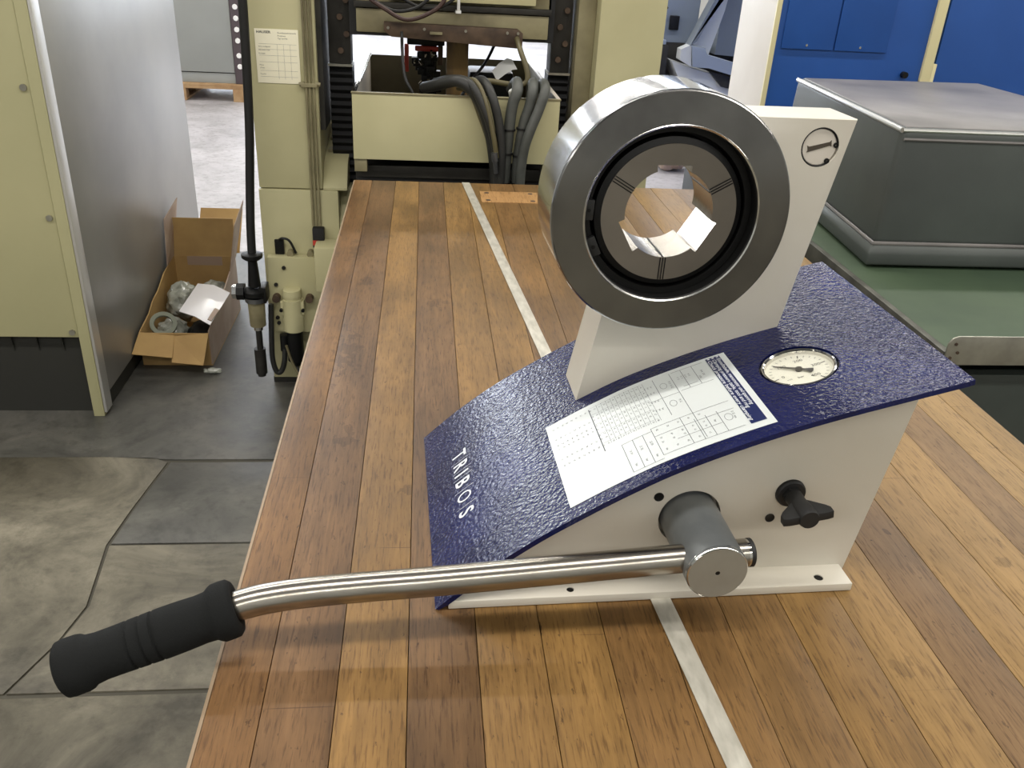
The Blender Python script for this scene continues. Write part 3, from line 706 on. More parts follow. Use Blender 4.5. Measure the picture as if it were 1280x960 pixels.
# crossbeam
B().box(-.190, .352, 2.64, 2.95, .290, .352, .003).build('crossbeam', 'creamd', mc)
B().box(-.200, .362, 2.66, 2.97, .352, .60, .003).build('crossbeam_cover', 'creamd', mc)
B().box(-.10, .312, 2.63, 2.6595, .378, .58, .003).build('front_panel', 'cream', mc)
B().box(-.195, .358, 2.632, 2.66, .355, .370, .001).build('panel_dark_rail', 'darkm', mc)  # dark steel band below the front panel
B().box(-.2105, -.1905, 2.66, 2.9, .28, .60).build('side_gib', 'blackbel', mc)
B().box(.3535, .371, 2.66, 2.9, .28, .60).build('side_gib', 'blackbel', mc)
B().box(-.195, .362, 2.65, 2.90, .2815, .2895).build('beam_edge', 'blackbel', mc)
br = B().prism([(-.112, .322), (-.112, .300), (-.092, .285), (.262, .268), (.276, .275), (.276, .308), (.262, .318)], 2.598, 2.632, 'y', bev=.002).build('rusty_bracket', 'rust', mc, label='rusty brown angle bar across the crossbeam')
for x in (-.100, .0, .115, .232, .262): B().cyl((x, 2.594, .308), (x, 2.599, .308), .004, n=8).build('screw', 'alu', br)
B().box(.015, .050, 2.588, 2.599, .296, .303, .001).build('nameplate', 'creamd', br)
B().box(.090, .098, 2.600, 2.629, .360, .41, .001).box(.086, .101, 2.600, 2.629, .352, .3595, .001).build('white_clamp', 'white', mc)
B().box(.068, .134, 2.80, 2.86, -.0055, .2810, .003).build('wooden_post', 'brass', mc, label='stained yellow wooden post')
# column grooves, conduits, label sheet
for x in (-.329, -.319, -.308): B().cyl((x + .0, 2.592, .77), (x - .004, 2.590, -.26), .0036, n=10).build('conduit_pipe', 'creamd', mc)
for z in (.148,):
    B().box(-.345, -.300, 2.583, 2.5995, z - .005, z + .006, .001).cyl((-.350, 2.594, z), (-.336, 2.594, z + .004), .006, n=8).cyl((-.306, 2.594, z + .004), (-.292, 2.594, z + .002), .006, n=8).build('pipe_clip', 'creamd', mc)
B().box(-.335, -.300, 2.57, 2.594, -.325, -.262, .004).build('cable_gland', 'blackbel', mc)
B().box(-.3345, -.3005, 2.568, 2.57, -.315, -.30).build('gland_band', 'red', mc)
B().box(-.325, -.235, 2.50, 2.594, -.44, -.30, .006).build('junction_box', 'cream', mc)
sh = B().box(-.464, -.346, 2.5975, 2.5995, .149, .291, .0004).build('label_sheet', mat('ivory_paper', (246, 240, 214), .4), mc, label='ivory paper label on the left column')
ft = lambda x, z, y=2.5972: (lambda a, b_: (x + a, y, z + b_))
hm = [text('HAUSER', .0088, ft(-.459, .2825), None, 'printd', sh, bold=.0002, xs=1.2)]
hm += [text(s, .0055, ft(-.402, z), None, 'print', sh, res=1) for s, z in (('Koordinatenbohrwerk', .2815), ('Pointeuse', .274), ('Typ und Nr.', .267))]
hm += [text(s, .0046, ft(-.456, z), None, 'print', sh, res=1) for s, z in (('Tisch und Spindel', .245), ('Vorschub in mm', .236), ('Drehzahl', .227), ('Masse', .197), ('17 Nm', .189), ('Gewicht', .173))]
ll = B()
for z in (.252, .238, .222, .205, .182, .166): ll.box(-.455, -.352, 2.5972, 2.5973, z, z + .0004)
for x in (-.405, -.388, -.370): ll.box(x, x + .0004, 2.5972, 2.5973, .160, .252)
ll.build('label_lines', 'print', sh)
join_meshes(hm, 'label_text', 'printd', sh)
# service plate with lubricator
sp = B().box(-.474, -.296, 2.560, 2.594, -.600, -.352, .003).build('service_plate', 'cream', mc)
for x, z in ((-.425, -.385), (-.452, -.44), (-.455, -.55), (-.452, -.568)): B().cyl((x, 2.555, z), (x, 2.5605, z), .006, n=10).build('screw', 'darkm', sp)
B().cyl((-.404, 2.545, -.585), (-.404, 2.545, -.480), .031, .031, 24).cyl((-.404, 2.545, -.480), (-.404, 2.545, -.470), .027, .027, 24).cyl((-.404, 2.545, -.470), (-.404, 2.545, -.450), .029, .027, 24).box(-.440, -.368, 2.53, 2.562, -.53, -.485, .004).build('lubricator_cup', 'cream', sp)
B().cyl((-.404, 2.545, -.69), (-.404, 2.545, -.5855), .026, .026, 20).cyl((-.404, 2.545, -.71), (-.404, 2.545, -.69), .012, .018, 12).build('lubricator_bowl', 'black', sp)
for x in (-.452, -.352): B().cyl((x, 2.535, -.480), (x, 2.5605, -.480), .012, n=12).build('valve_button', 'rust', sp)
for x in (-.437, -.371): B().cyl((x, 2.522, -.512), (x, 2.5305, -.512), .0055, n=8).build('set_screw', 'black', sp)
B().tube([(-.470, 2.545, -.50), (-.474, 2.535, -.60), (-.476, 2.53, -.68), (-.466, 2.53, -.726), (-.450, 2.53, -.722), (-.438, 2.53, -.68), (-.436, 2.54, -.61)], .0085, 12).build('curved_hose', 'hosed', mc)
B().cyl((-.436, 2.54, -.60), (-.436, 2.54, -.655), .014, n=12).build('hose_fitting', 'black', mc)
B().tube([(-.425, 2.50, -.62), (-.41, 2.50, -.68), (-.385, 2.50, -.74), (-.36, 2.5, -.79)], .004, 8).build('thin_wire', 'creamd', mc)
B().tube([(-.404, 2.545, -.705), (-.395, 2.53, -.74), (-.375, 2.52, -.79)], .005, 8).build('thin_hose', 'hosed', mc)
B().box(-.452, -.424, 2.585, 2.5945, -.352, -.305, .003).build('plug_socket', 'black', mc)
B().tube([(-.438, 2.585, -.306), (-.425, 2.575, -.297), (-.405, 2.575, -.305), (-.388, 2.58, -.345)], .0038, 8).build('plug_cable', 'cable', mc)
for x in (-.405, -.345): B().cyl((x, 2.57, -.345), (x, 2.594, -.345), .010, n=10).build('pipe_plug', 'creamd', mc)
# cable loops under the cover
for nm, pts, r, m in (('cable_loop', [(-.20, 2.60, .44), (-.172, 2.58, .40), (-.109, 2.56, .360), (-.045, 2.555, .334), (.031, 2.56, .363), (.063, 2.57, .405), (.08, 2.60, .45)], .006, 'hosebr'),
                      ('cable_loop', [(-.19, 2.60, .43), (-.15, 2.57, .388), (-.087, 2.565, .355), (-.023, 2.565, .364), (.02, 2.57, .400), (.04, 2.60, .45)], .005, 'cable'),
                      ('cable_loop', [(-.09, 2.60, .42), (-.066, 2.575, .392), (-.012, 2.57, .366), (.046, 2.57, .370), (.095, 2.58, .405), (.12, 2.60, .45)], .0045, 'cable')):
    B().tube(pts, r, 8).build(nm, m, mc)
# sheet metal bin
bn = thing('chip_tray', 'open cream sheet metal tray between the two machine columns', 'tray', (.088, 2.8, -.045))
bx0, bx1, by0, by1, bz0, bz1 = -.190, .366, 2.40, 3.22, -.010, .162
B().box(bx0, bx1, by0, by0 + .004, bz0, bz1, .001).build('front_panel', 'cream', bn)
B().box(bx0, bx1, by1 - .004, by1, bz0, bz1, .001).build('rear_panel', 'oilyshade', bn)
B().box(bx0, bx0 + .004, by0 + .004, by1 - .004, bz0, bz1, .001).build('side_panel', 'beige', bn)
B().box(bx1 - .004, bx1, by0 + .004, by1 - .004, bz0, bz1, .001).build('side_panel', 'oilyshade', bn)
B().box(bx0 + .004, bx1 - .004, by0 + .004, by1 - .004, bz0, bz0 + .004).build('bottom', 'oilyshade', bn)
B().box(bx0 - .002, bx1 + .002, by0 - .003, by0 + .010, bz1, bz1 + .004, .001).build('front_lip', 'creamd', bn)
B().box(bx0 - .002, bx0 + .010, by0 + .0105, by1, bz1, bz1 + .004, .001).build('side_lip', 'chrome', bn)
B().box(bx1 - .009, bx1 + .002, by0 + .0105, by1, bz1, bz1 + .004, .001).build('side_lip', 'beige', bn)
B().box(bx0 + .001, bx0 + .035, by0 + .005, by0 + .05, -.045, bz0 - .0005, .001).box(bx1 - .035, bx1 - .001, by0 + .005, by0 + .05, -.045, bz0 - .0005, .001).box(bx0 + .02, bx1 - .02, 2.6, 2.7, -.0449, bz0 - .0005).build('foot_bracket', 'creamd', bn)
# hoses over the front edge
def hose(label, pts, r, m, grp='hoses hanging over the tray front', ties=()):
    t = B().tube(pts, r, 14).build('machine_hose', m, None, label=label, cat='hose', group=None)
    for (c, rr) in ties:
        pass
    return t
hA = [(.243, 2.52, .170), (.249, 2.44, .200), (.246, 2.385, .186), (.234, 2.372, .150), (.228, 2.368, .094), (.223, 2.366, .009), (.221, 2.366, -.068), (.22, 2.366, -.16), (.22, 2.37, -.34)]
hB = [(.300, 2.52, .170), (.294, 2.44, .200), (.288, 2.385, .188), (.280, 2.372, .150), (.266, 2.368, .100), (.2555, 2.366, .012), (.2545, 2.366, -.065), (.253, 2.366, -.16), (.253, 2.37, -.34)]
hC = [(.322, 2.52, .175), (.322, 2.44, .200), (.319, 2.372, .190), (.303, 2.350, .146), (.282, 2.338, .094), (.268, 2.336, .045), (.262, 2.338, -.02), (.262, 2.34, -.1), (.262, 2.35, -.34)]
hose('thick grey hose over the tray edge, left one of the three grey hoses', hA, .0150, 'hose')
hose('thick grey hose over the tray edge, middle one of the three grey hoses', hB, .0145, 'hose')
hose('thick grey hose over the tray edge, right one curving in from the tray corner', hC, .0135, 'hose')
hose('thick dark hose arching from the left out of the tray', [(.00, 2.52, .165), (.037, 2.45, .184), (.093, 2.385, .204), (.140, 2.372, .166), (.172, 2.37, .092), (.190, 2.37, .008), (.196, 2.372, -.069), (.197, 2.375, -.32)], .0150, 'hosed')
hose('second dark hose close above the arching dark hose', [(.03, 2.54, .178), (.075, 2.46, .200), (.120, 2.372, .202), (.158, 2.345, .140), (.183, 2.342, .070), (.194, 2.341, -.01), (.195, 2.343, -.30)], .0105, 'hosed')
hose('olive cable between the dark and the grey hoses', [(.10, 2.50, .185), (.133, 2.40, .206), (.158, 2.350, .169), (.176, 2.335, .108), (.188, 2.33, .057), (.194, 2.332, .02)], .0065, 'hosey')
hose('second thin olive cable hugging the tray front', [(.09, 2.45, .176), (.12, 2.393, .176), (.150, 2.386, .110), (.170, 2.386, .060), (.180, 2.387, .02)], .0045, 'hosey')
hose('dark grey hose just left of the three grey hoses', [(.130, 2.54, .175), (.155, 2.43, .203), (.176, 2.36, .178), (.196, 2.345, .115), (.207, 2.340, .043), (.208, 2.340, -.02), (.206, 2.345, -.3)], .0120, 'hosed')
hose('olive bent pipe rising from the tray to the crossbeam', [(.110, 2.52, .172), (.140, 2.50, .186), (.176, 2.50, .192), (.230, 2.50, .186), (.268, 2.50, .184), (.285, 2.50, .200), (.279, 2.51, .235), (.268, 2.53, .262), (.258, 2.585, .296)], .0075, 'hosey')
hose('thin black cable hanging in the tray at the left', [(-.062, 2.575, .300), (-.060, 2.53, .26), (-.057, 2.50, .227), (-.050, 2.48, .19), (-.030, 2.47, .155), (.0, 2.47, .09), (.05, 2.48, .03)], .0042, 'cable')
hose('thin black cable slanting in the tray behind the paper tag', [(.215, 2.8, .26), (.18, 2.7, .215), (.13, 2.6, .17), (.10, 2.55, .13)], .0045, 'cable')
for x, y, z, r, lb in ((.2275, 2.368, .088, .0165, 'upper left'), (.2645, 2.368, .092, .0165, 'upper right'), (.2235, 2.366, .025, .0165, 'middle left'), (.257, 2.366, .020, .0160, 'middle right'), (.2215, 2.366, -.055, .0165, 'lowest left'), (.2550, 2.366, -.055, .0160, 'lowest right')):
    B().lathe([(r - .001, -.0025), (r + .0012, -.0025), (r + .0012, .0025), (r - .001, .0025)], (x, y, z), (0, 0, 1), 20, close=True).build('cable_tie', 'cable', None, label='narrow black cable tie around the thick grey hoses, the %s one' % lb, cat='cable tie', group='cable ties around the grey hoses')
B().cyl((.187, 2.325, .035), (.190, 2.325, .012), .009, n=10).cyl((.190, 2.325, .012), (.194, 2.326, -.02), .0065, n=10).build('hose_coupling', 'tool', None, label='small shiny metal coupling on the olive cable', cat='coupling')
# odds and ends inside the tray
tl = thing('connector_cluster', 'dark connector cluster with red arms hanging behind the crossbeam', 'connector', (.0, 3.0, .0))
B().box(-.064, -.050, 2.99, 3.01, .14, .225, .003, tr=None).build('red_arm', 'red', tl)
B().box(-.03, .045, 2.98, 3.0, .206, .222, .004).build('red_bar', 'red', tl)
B().box(.044, .060, 2.98, 3.0, .165, .224, .003).build('red_arm', 'rust', tl)
B().box(-.055, .065, 2.97, 3.03, .2255, .30, .004).build('mounting_block', 'black', tl)
cc = B()
random.seed(3)
for k in range(16):
    x, z = random.uniform(-.03, .055), random.uniform(.08, .195); cc.box(x - .012, x + .012, 2.99 + random.uniform(-.02, .02), 3.03, z - .010, z + .010, .003)
cc.box(-.01, .04, 3.0, 3.03, -.006, .23)
cc.build('connector_body', 'black', tl)
for k in range(9):
    x, z = random.uniform(-.035, .03), random.uniform(.10, .20); B().cyl((x, 2.975, z), (x + random.uniform(-.014, .014), 2.968, z + random.uniform(-.012, .012)), .0035, n=8).build('metal_pin', 'chrome', tl)
ob = thing('parts_crate', 'deep blue crate filled with shiny metal parts on the floor behind the machine', 'crate', (.30, 4.6, FL))
ob_b = B().box(.22, .55, 4.6, 4.62, FL, -.25).box(.22, .55, 4.95, 4.97, FL, -.25).box(.22, .24, 4.62, 4.95, FL, -.25).box(.53, .55, 4.62, 4.95, FL, -.25).box(.24, .53, 4.62, 4.95, FL, FL + .02)
ob_b.build('crate_body', 'deepblue', ob)
for k in range(14):
    x, y = random.uniform(.27, .50), random.uniform(4.65, 4.9); B().cyl((x, y, -.40), (x + .02, y + .01, -.24 + random.uniform(0, .05)), .018, n=10).build('metal_part', 'chrome', ob)
B().box(.24, .53, 4.62, 4.95, FL + .02, -.38).build('filling', 'black', ob)
B().box(.30, .46, 4.594, 4.5995, -.36, -.31).build('red_band', 'red', ob)
B().box(.145, .29, 2.95, 3.10, -.0055, .155, .01).build('dark_block', 'black', None, label='dark lump lying in the tray under the paper tag', cat='block')
B().sheet([[(.200, 2.70, .192), (.215, 2.69, .166)], [(.222, 2.72, .212), (.240, 2.70, .184)], [(.246, 2.73, .226), (.262, 2.71, .196)], [(.262, 2.73, .222), (.276, 2.71, .198)]], .0008).build('paper_tag', 'white', None, label='white folded paper tag lying above the hoses in the tray', cat='paper')
B().tube([(.236, 2.43, .162), (.232, 2.42, .178), (.240, 2.412, .181), (.248, 2.42, .168)], .006, 8).build('white_loop', 'white', None, label='small white plastic loop at the tray edge beside the grey hoses', cat='loop')

# ------------------------------------------------------------------ black riser with valve, left of the machine
rv = thing('air_line', 'black vertical air pipe with hand valve left of the machine column', 'pipe', (-.51, 2.52, FL))
B().tube([(-.478, 2.548, .85), (-.478, 2.548, .55), (-.480, 2.548, .30), (-.488, 2.545, .05), (-.501, 2.538, -.14), (-.507, 2.528, -.25), (-.509, 2.522, -.335)], .0125, 14, 5).build('black_pipe', 'cable', rv)
B().lathe([(0, -.010), (.024, -.010), (.031, -.004), (.031, .006), (.020, .010), (0, .010)], (-.509, 2.52, -.335), (0, 0, 1), 24).build('handwheel', 'black', rv)
B().cyl((-.509, 2.52, -.43), (-.509, 2.52, -.345), .019, .013, 18).build('valve_bonnet', 'black', rv)
B().lathe([(0, -.014), (.020, -.014), (.036, -.008), (.036, .006), (.024, .014), (0, .014)], (-.509, 2.52, -.450), (0, 0, 1), 24).build('flange', 'black', rv)
B().cyl((-.509, 2.52, -.450), (-.548, 2.52, -.450), .016, n=16).cyl((-.540, 2.52, -.450), (-.562, 2.52, -.450), .027, n=8).build('side_nut', 'black', rv)
B().cyl((-.5625, 2.52, -.450), (-.576, 2.52, -.450), .022, n=6).build('chrome_nut', 'chrome', rv)
B().cyl((-.509, 2.52, -.478), (-.509, 2.52, -.4645), .033, n=24).build('clamp_ring', 'tool', rv)
B().cyl((-.509, 2.52, -.560), (-.509, 2.52, -.4785), .024, .026, 20).build('filter_bowl', 'creamd', rv)
B().cyl((-.509, 2.52, -.575), (-.509, 2.52, -.5605), .014, n=12).build('bright_fitting', 'chrome', rv)
B().cyl((-.509, 2.52, -.64), (-.509, 2.52, -.5755), .010, n=12).cyl((-.511, 2.52, -.725), (-.511, 2.52, -.64), .018, .018, 12).cyl((-.511, 2.52, -.735), (-.511, 2.52, -.725), .013, n=12).build('drain_nut', 'darkm', rv)
B().box(-.495, -.474, 2.50, 2.56, -.480, -.430, .003).build('wall_bracket', 'black', rv)

# ------------------------------------------------------------------ cream cabinet at the left
cb = thing('machine_cabinet', 'tall cream green machine cabinet with grey side panel at the left', 'cabinet', (-1.5, 3.0, FL))
B().box(-2.3, -.9885, 2.374, 2.40, -.541, .52, .002).build('front_door', 'creamcab', cb)
for z in (.48, .150, -.187, -.524):
    B().cyl((-1.003, 2.368, z), (-1.003, 2.3742, z), .0085, n=14).build('door_screw', 'alu', cb)
B().box(-.987, -.956, 2.37, 2.42, FL, .52, .0015).build('corner_post', 'creamcab', cb)
B().box(-.9555, -.9475, 2.372, 2.42, FL + .012, .52, .001).build('corner_trim', mat('bright_edge', (196, 194, 190), .35, .5), cb)
B().box(-2.3, -.949, 2.42, 3.68, FL + .06, .52, .002).build('side_panel', 'graypanel', cb, label='silver grey side panel')
B().box(-2.28, -.960, 2.43, 3.66, FL, FL + .0595).build('base_frame', 'darkgrille', cb)
B().box(-2.3, -.988, 2.405, 2.4195, FL, -.541).build('dark_recess', 'darkgrille', cb)
for k in range(9): B().prism([(2.392, -.545), (2.404, -.545), (2.404, -.60)], -1.05 - k * .07, -1.046 - k * .07, 'x').build('grille_fin', 'darkgrille', cb)

# ------------------------------------------------------------------ open cardboard box
cdb = thing('cardboard_box', 'open brown cardboard box with flaps up, holding plastic wrap', 'box', (-.83, 2.97, FL))
cx0, cx1, cy0, cy1 = -.940, -.712, 2.72, 3.22
T = .004
B().box(cx0, cx1, cy0, cy1, FL, FL + T).build('bottom', 'card', cdb)
B().prism([(cy0, FL + T), (cy1, FL + T), (cy1, -.583), (3.06, -.60), (2.98, -.628), (2.90, -.640), (2.84, -.664), (2.78, -.672), (cy0, -.680)], cx0, cx0 + T, 'x').build('left_wall', 'card', cdb)
B().prism([(cy0, FL + T), (cy1, FL + T), (cy1, -.583), (3.0, -.63), (2.85, -.655), (cy0, -.672)], cx1 - T, cx1, 'x').build('right_wall', 'cardw', cdb, label='printed outer wall')
B().box(cx0 + T, cx1 - T, cy0, cy0 + T, FL + T, -.682).build('front_wall', 'card', cdb)
B().box(cx0 + T, cx1 - T, cy1 - T, cy1, FL + T, -.583).build('rear_wall', 'card', cdb)
def flap(pts, m='card', t=.003):
    B().sheet([pts[:2], [pts[3], pts[2]]], t).build('flap', m, cdb)
flap([(cx0 + .002, cy0, -.680), (-.826, cy0 - .002, -.690), (-.820, 2.645, -.738), (-.948, 2.65, -.728)])
flap([(-.827, cy0 - .003, -.692), (cx1 - .002, cy0, -.680), (-.722, 2.64, -.762), (-.822, 2.64, -.752)])
flap([(cx0 + .004, cy1, -.583), (cx1, cy1, -.583), (cx1 + .002, cy1 + .01, -.440), (cx0 + .004, cy1 + .01, -.440)])
flap([(-.86, cy1 + .03, -.58), (cx1 + .01, cy1 + .03, -.58), (cx1 + .01, cy1 + .16, -.445), (-.86, cy1 + .16, -.445)])
flap([(cx1, 3.10, -.60), (cx1, cy1, -.583), (cx1 + .040, cy1 + .03, -.375), (cx1 + .028, 3.12, -.43)], 'cardw')
flap([(cx0 + .001, 3.12, -.59), (cx0 + .001, cy1, -.583), (cx0 + .016, cy1 + .08, -.385), (cx0 - .004, 3.17, -.43)], 'cardw')
B().box(cx0 + .05, cx1 - .05, cy1 - T - .001, cy1 - T - .0003, -.62, -.585).build('tape_strip', 'tape', cdb)
def crumple(name, c, r, sc, m, label, seed, amp=.25, cat='plastic wrap', grp=None):
    bm = B(); bmesh.ops.create_icosphere(bm.bm, subdivisions=4, radius=r)
    rnd = random.Random(seed); from mathutils import noise as mn
    for v in bm.bm.verts:
        n = mn.noise(v.co * (2.2 / r) + Vector((seed, 0, 0))); n2 = mn.noise(v.co * (6 / r) + Vector((0, seed, 0)))
        v.co *= 1 + amp * n + amp * .45 * abs(n2)
        v.co = Vector((v.co.x * sc[0], v.co.y * sc[1], v.co.z * sc[2])) + Vector(c)
    return bm.build(name, m, None, smooth=25, label=label, cat=cat, group=grp)
crumple('plastic_bag', (-.868, 3.02, -.690), .058, (1, 1.2, 1.1), 'plastic', 'crumpled clear plastic bag in the cardboard box at the rear left', 2)
crumple('plastic_bag', (-.778, 3.125, -.700), .046, (1.1, 1.1, 1.0), 'plastic', 'crumpled clear plastic bag against the rear wall of the cardboard box', 5)
crumple('plastic_bag', (-.872, 2.86, -.735), .050, (1, 1.2, .8), 'plastic', 'crumpled clear plastic bag at the front of the cardboard box', 9)
crumple('dark_bundle', (-.772, 2.87, -.742), .044, (1.0, 1.6, .85), 'rubber', 'dark bundle under the white printed sheet in the cardboard box', 12, cat='bundle')
B().lathe([(.030, -.006), (.044, -.006), (.044, .006), (.030, .006)], (-.886, 2.815, -.690), (.25, -.7, .8), 32, close=True).build('tube_coil', mat('grey_green_tube', (120, 124, 108), .4), None, label='grey green coil of plastic tube in the front left of the cardboard box', cat='coil')
ds = B().sheet([[(-.826, 2.807, -.640), (-.812, 3.03, -.625)], [(-.76, 2.75, -.634), (-.75, 3.00, -.618)], [(-.700, 2.695, -.640), (-.687, 2.963, -.632)]], .002).build('printed_sheet', 'sheet', None, label='glossy white printed sheet lying on top of the cardboard box contents', cat='sheet')
B().prism([(-.770, 2.80), (-.758, 2.80), (-.745, 2.93), (-.755, 2.935)], -.6335, -.6310, 'z').prism([(-.715, 2.73), (-.700, 2.72), (-.693, 2.81), (-.712, 2.83)], -.6365, -.633, 'z').build('brown_print', 'tape', ds)
crumple('plastic_scrap', (-.700, 2.66, -.790), .018, (1.6, .7, .5), 'plastic', 'small clear plastic scrap on the floor in front of the cardboard box', 21)

# ------------------------------------------------------------------ pallet with stored cabinet, far left
pl = thing('pallet', 'wooden pallet under the tall grey stored cabinet', 'pallet', (-2.0, 8.1, FL))
for k in range(5): B().box(-2.64 + k * .0, -1.44, 7.68 + k * .165, 7.68 + k * .165 + .12, -.680, -.659, .002).build('deck_board', 'pallet', pl)
for x in (-2.64, -2.11, -1.585):
    for y in (7.68, 8.02, 8.36): B().box(x, x + .145, y, y + .1, -.779, -.7015, .002).build('block', 'pallet', pl)
    B().box(x, x + .145, 7.68, 8.46, FL, -.7795, .002).build('bottom_board', 'pallet', pl)
for y in (7.68, 8.02, 8.36): B().box(-2.64, -1.44, y, y + .1, -.701, -.6803, .002).build('stringer_board', 'pallet', pl)
sc_ = thing('stored_cabinet', 'tall plain grey cabinet standing on the wooden pallet', 'cabinet', (-2.0, 8.1, -.658))
B().box(-2.62, -1.56, 7.72, 8.45, -.658, -.58, .003).build('plinth', 'storegrey', sc_)
B().box(-2.62, -1.56, 7.71, 8.45, -.572, 1.1, .004).build('body', 'storegrey', sc_)
pp = B().box(-1.555, -1.475, 7.70, 7.76, -.658, 1.1, .002).build('perforated_post', 'perf', sc_)
for k in range(16): B().lathe([(0, 0), (.019, 0), (.022, .006), (0, .006)], (-1.512, 7.693, -.52 + k * .085 + (.03 if k > 1 else 0)), (0, 1, 0), 8).build('slot', 'white', pp)  # white discs paint the light glinting in the post's holes

# ------------------------------------------------------------------ cart with grey cover at the right
ct = thing('workshop_cart', 'dark grey workshop cart with a green top, right of the bench', 'cart', (1.6, 2.1, FL))
cX0, cX1, cY0, cY1, cZ = .892, 2.5, 1.272, 2.95, -.052
B().box(cX0 + .014, cX1 - .014, cY0 + .004, cY1 - .014, cZ - .02, cZ, .001).build('green_top', 'green', ct)
B().box(cX0, cX0 + .0135, cY0, cY1, cZ - .045, cZ + .006, .001).build('edge_angle', 'cartrim', ct)
B().box(cX1 - .0135, cX1, cY0, cY1, cZ - .045, cZ + .006, .001).build('edge_angle', 'cartrim', ct)
B().box(cX0 + .014, cX1 - .014, cY1 - .0135, cY1, cZ - .045, cZ + .006, .001).build('edge_angle', 'cartrim', ct)
B().box(cX0 + .006, cX1 - .006, cY0 + .014, cY1 - .02, FL + .12, cZ - .0455, .003).build('body', 'cartm', ct)
pb = [(cX0 + .002, cZ - .014), (cX0 + .002, cZ + .022), (cX0 + .008, cZ + .032), (cX0 + .018, cZ + .036), (2.4, cZ + .036), (2.4, cZ - .018), (cX0 + .008, cZ - .018)]
ap = B().prism(pb, cY0 - .004, cY0 - .0008, 'y', bev=.0006).build('end_plate', 'alu', ct, label='bare aluminium end plate with rounded corner')
for x, z in ((.907, cZ + .022), (.903, cZ - .004), (.914, cZ + .006)): B().cyl((x, cY0 - .0060, z), (x, cY0 - .0041, z), .0028, n=10).build('rivet', 'rust', ap)
for x in (cX0 + .08, cX1 - .12):
    for y in (cY0 + .08, cY1 - .12): B().cyl((x, y - .014, FL + .05), (x, y + .014, FL + .05), .05, n=20).box(x - .02, x + .02, y - .02, y + .02, FL + .08, FL + .121).build('caster', 'rubber', ct)
# cover box
cvt = thing('machine_cover', 'grey painted sheet metal cover with rounded edges on the cart', 'cover', (1.3, 2.1, cZ))
def quad(o, z): return [(p[0], p[1], z) for p in o]
lowr = [(.970, 1.722), (1.62, 1.716), (1.616, 2.500), (1.030, 2.462)]
upr = [(.980, 1.737), (1.603, 1.733), (1.598, 2.485), (1.035, 2.447)]
def loft(rings, bev, segs=3):
    b = B(); vs = [p for r in rings for p in r]; m = 4; fs = [(0, 1, 2, 3), tuple(range(4 * (len(rings) - 1), 4 * len(rings)))]
    for k in range(len(rings) - 1): fs += [(4 * k + i, 4 * k + (i + 1) % 4, 4 * k + 4 + (i + 1) % 4, 4 * k + 4 + i) for i in range(4)]
    V, F = b._add(vs, fs)
    es = [e for e in b.bm.edges]
    bmesh.ops.bevel(b.bm, geom=es, offset=bev, segments=segs, profile=.5, affect='EDGES'); return b
loft([quad(lowr, -.006), quad(upr, .242)], .016, 4).build('cover_body', 'boxgr', cvt, smooth=50)
def grow(o, d):
    c = (sum(p[0] for p in o) / 4, sum(p[1] for p in o) / 4)
    return [(p[0] + d * (1 if p[0] > c[0] else -1), p[1] + d * (1 if p[1] > c[1] else -1)) for p in o]
loft([quad(grow(lowr, .014), cZ + .0065), quad(grow(lowr, .014), -.016), quad(grow(lowr, .004), .000)], .005, 2).build('cover_flange', 'boxgr', cvt, smooth=50)
B().tube([(p[0], p[1], .2365) for p in [(upr[0][0] + .002, upr[0][1] + .004), (upr[1][0], upr[1][1] + .004)]], .0045, 10, 1).build('rolled_bead', 'rim', cvt, label='top edge with painted highlight')
B().tube([(upr[0][0] + .002, upr[0][1] + .004, .2365), (upr[3][0] + .001, upr[3][1] - .004, .2365)], .0058, 10, 1).build('rolled_bead', 'rim', cvt, label='top edge with painted highlight')
B().tube([(upr[0][0] + .006, upr[0][1] - .0022, .2195), (upr[1][0], upr[1][1] - .0022, .2195)], .0030, 8, 1).build('rolled_bead', 'boxtop', cvt)
B().tube([(lowr[3][0] - .002, lowr[3][1], .0015), (lowr[0][0] - .003, lowr[0][1] - .003, .0015), (lowr[1][0], lowr[1][1] - .003, .0015)], .0045, 8, 1).build('lower_bead', 'boxtop', cvt)  # paler bead paints the highlight on the flange ridge
loft([quad(grow(upr, -.012), .2395), quad(grow(upr, -.014), .2432)], .001, 1).build('cover_top', 'boxtop', cvt, smooth=50, label='paler flat top')

# ------------------------------------------------------------------ blue cabinets
bc = thing('blue_cabinet', 'royal blue cabinet with warm grey side and screwed panels, left of the ivory strip', 'cabinet', (1.9, 4.3, FL))
B().box(1.552, 2.268, 4.00, 4.46, FL, 1.4, .003).build('body', 'bluecab', bc)
B().box(1.536, 1.5515, 4.002, 4.46, FL, 1.4, .001).build('side_panel', 'beige', bc)
B().box(1.534, 1.5565, 3.990, 4.0015, FL, 1.4, .002).build('corner_edge', 'ivory', bc)
for x0, x1 in ((1.585, 1.824), (1.832, 2.078)):
    q = B().box(x0, x1, 3.990, 3.9995, .168, 1.2, .0015).build('screwed_panel', 'bluecab', bc)
    B().cyl(((x0 + x1) / 2 - .005, 3.987, .185), ((x0 + x1) / 2 - .005, 3.9902, .185), .0055, n=8).build('screw', 'chrome', q)
B().cyl((2.188, 3.975, .078), (2.188, 3.9997, .078), .014, n=12).build('door_knob', 'black', bc)
B().box(2.2685, 2.315, 3.985, 4.4, FL, 1.4, .002).box(2.3155, 2.332, 3.985, 4.02, FL, .130, .001).build('ivory_strip', 'ivory', None, label='ivory upright strip between the two blue cabinets', cat='post')
B().box(2.3325, 3.9, 4.00, 4.46, FL, 1.4, .003).build('blue_cabinet', 'bluecab', None, label='plain royal blue cabinet at the far right behind the grey cover', cat='cabinet')

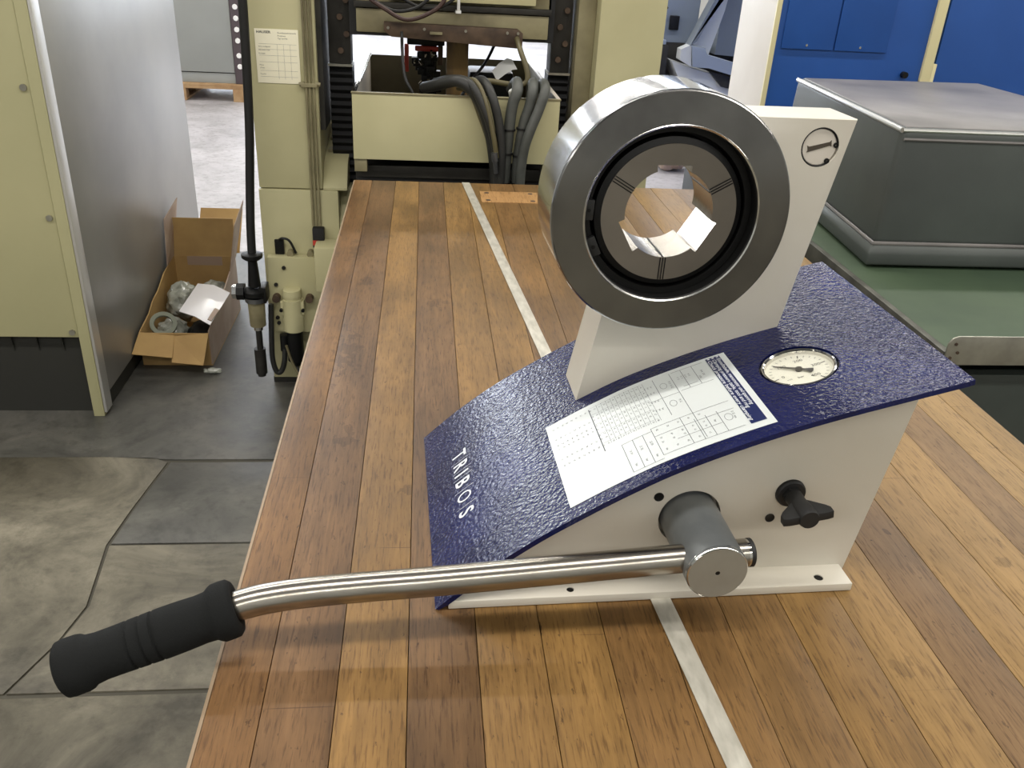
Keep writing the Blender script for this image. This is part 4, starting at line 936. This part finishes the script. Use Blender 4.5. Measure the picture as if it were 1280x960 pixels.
# ------------------------------------------------------------------ blue-grey machine far behind
bm_ = thing('grey_machine', 'blue grey machine with slanted guard far behind, beside the warm grey cabinet side', 'machine', (1.8, 6.3, FL))
B().box(1.50, 1.88, 6.30, 6.6, -.05, 1.4, .01).build('housing', 'bgray', bm_)
B().box(1.50, 1.62, 6.10, 6.35, -.045, -.015, .006).build('shelf', 'bgray', bm_)
B().prism([(1.885, .26), (1.945, .26), (1.94, .40), (1.97, .5), (2.04, .5), (1.80, -.005), (1.755, -.040)], 6.0, 6.12, 'y').build('slanted_arm', 'bgrayd', bm_)
B().prism([(1.975, .32), (2.02, .32), (2.00, .18), (1.93, -.105), (1.865, -.085), (1.80, -.02)], 6.13, 6.15, 'y').build('pale_guard', 'bgrayl', bm_)
B().prism([(2.02, .5), (2.4, .5), (2.4, -.12), (1.985, -.10), (1.99, .16)], 6.16, 6.3, 'y').build('slate_door', 'bgrayd', bm_)
B().prism([(1.765, -.035), (1.860, -.045), (1.875, -.090), (2.4, -.20), (2.4, -.29), (1.90, -.165), (1.850, -.170), (1.790, -.165)], 5.98, 6.12, 'y', bev=.004).build('bent_rail', 'bgray', bm_)
B().prism([(1.700, -.060), (1.764, -.030), (1.785, -.168), (1.70, -.125)], 6.0, 6.1, 'y').build('light_end', 'bgrayl', bm_)
B().prism([(1.66, -.14), (1.80, -.18), (1.98, -.22), (2.3, -.36), (2.3, -.55), (1.9, -.40), (1.75, -.30)], 6.05, 6.3, 'y').build('pale_tray', 'bgrayl', bm_)
B().prism([(1.92, -.195), (2.3, -.27), (2.3, -.34), (2.02, -.29)], 6.02, 6.045, 'y').build('dark_slot', 'darkm', bm_)
B().box(1.675, 1.735, 6.26, 6.2995, .035, .125, .004).build('display', 'black', bm_, label='small black display')
B().box(1.575, 1.625, 6.26, 6.2995, .030, .075, .004).build('switch_box', 'black', bm_)
B().tube([(1.575, 6.27, .10), (1.600, 6.24, .15), (1.632, 6.22, .18)], .009, 8, 3).build('lever', 'black', bm_)
B().box(1.58, 1.64, 6.10, 6.3, FL, -.05, .003).box(2.1, 2.3, 6.10, 6.3, FL, -.30, .003).box(1.60, 2.35, 6.3, 6.6, FL, -.05, .003).build('frame_legs', 'darkm', bm_)
crumple('rag', (1.66, 5.75, -.70), .10, (1.2, 1, 1.0), 'cardw', 'brown crumpled rag on the floor at the foot of the grey machine', 31, cat='rag')
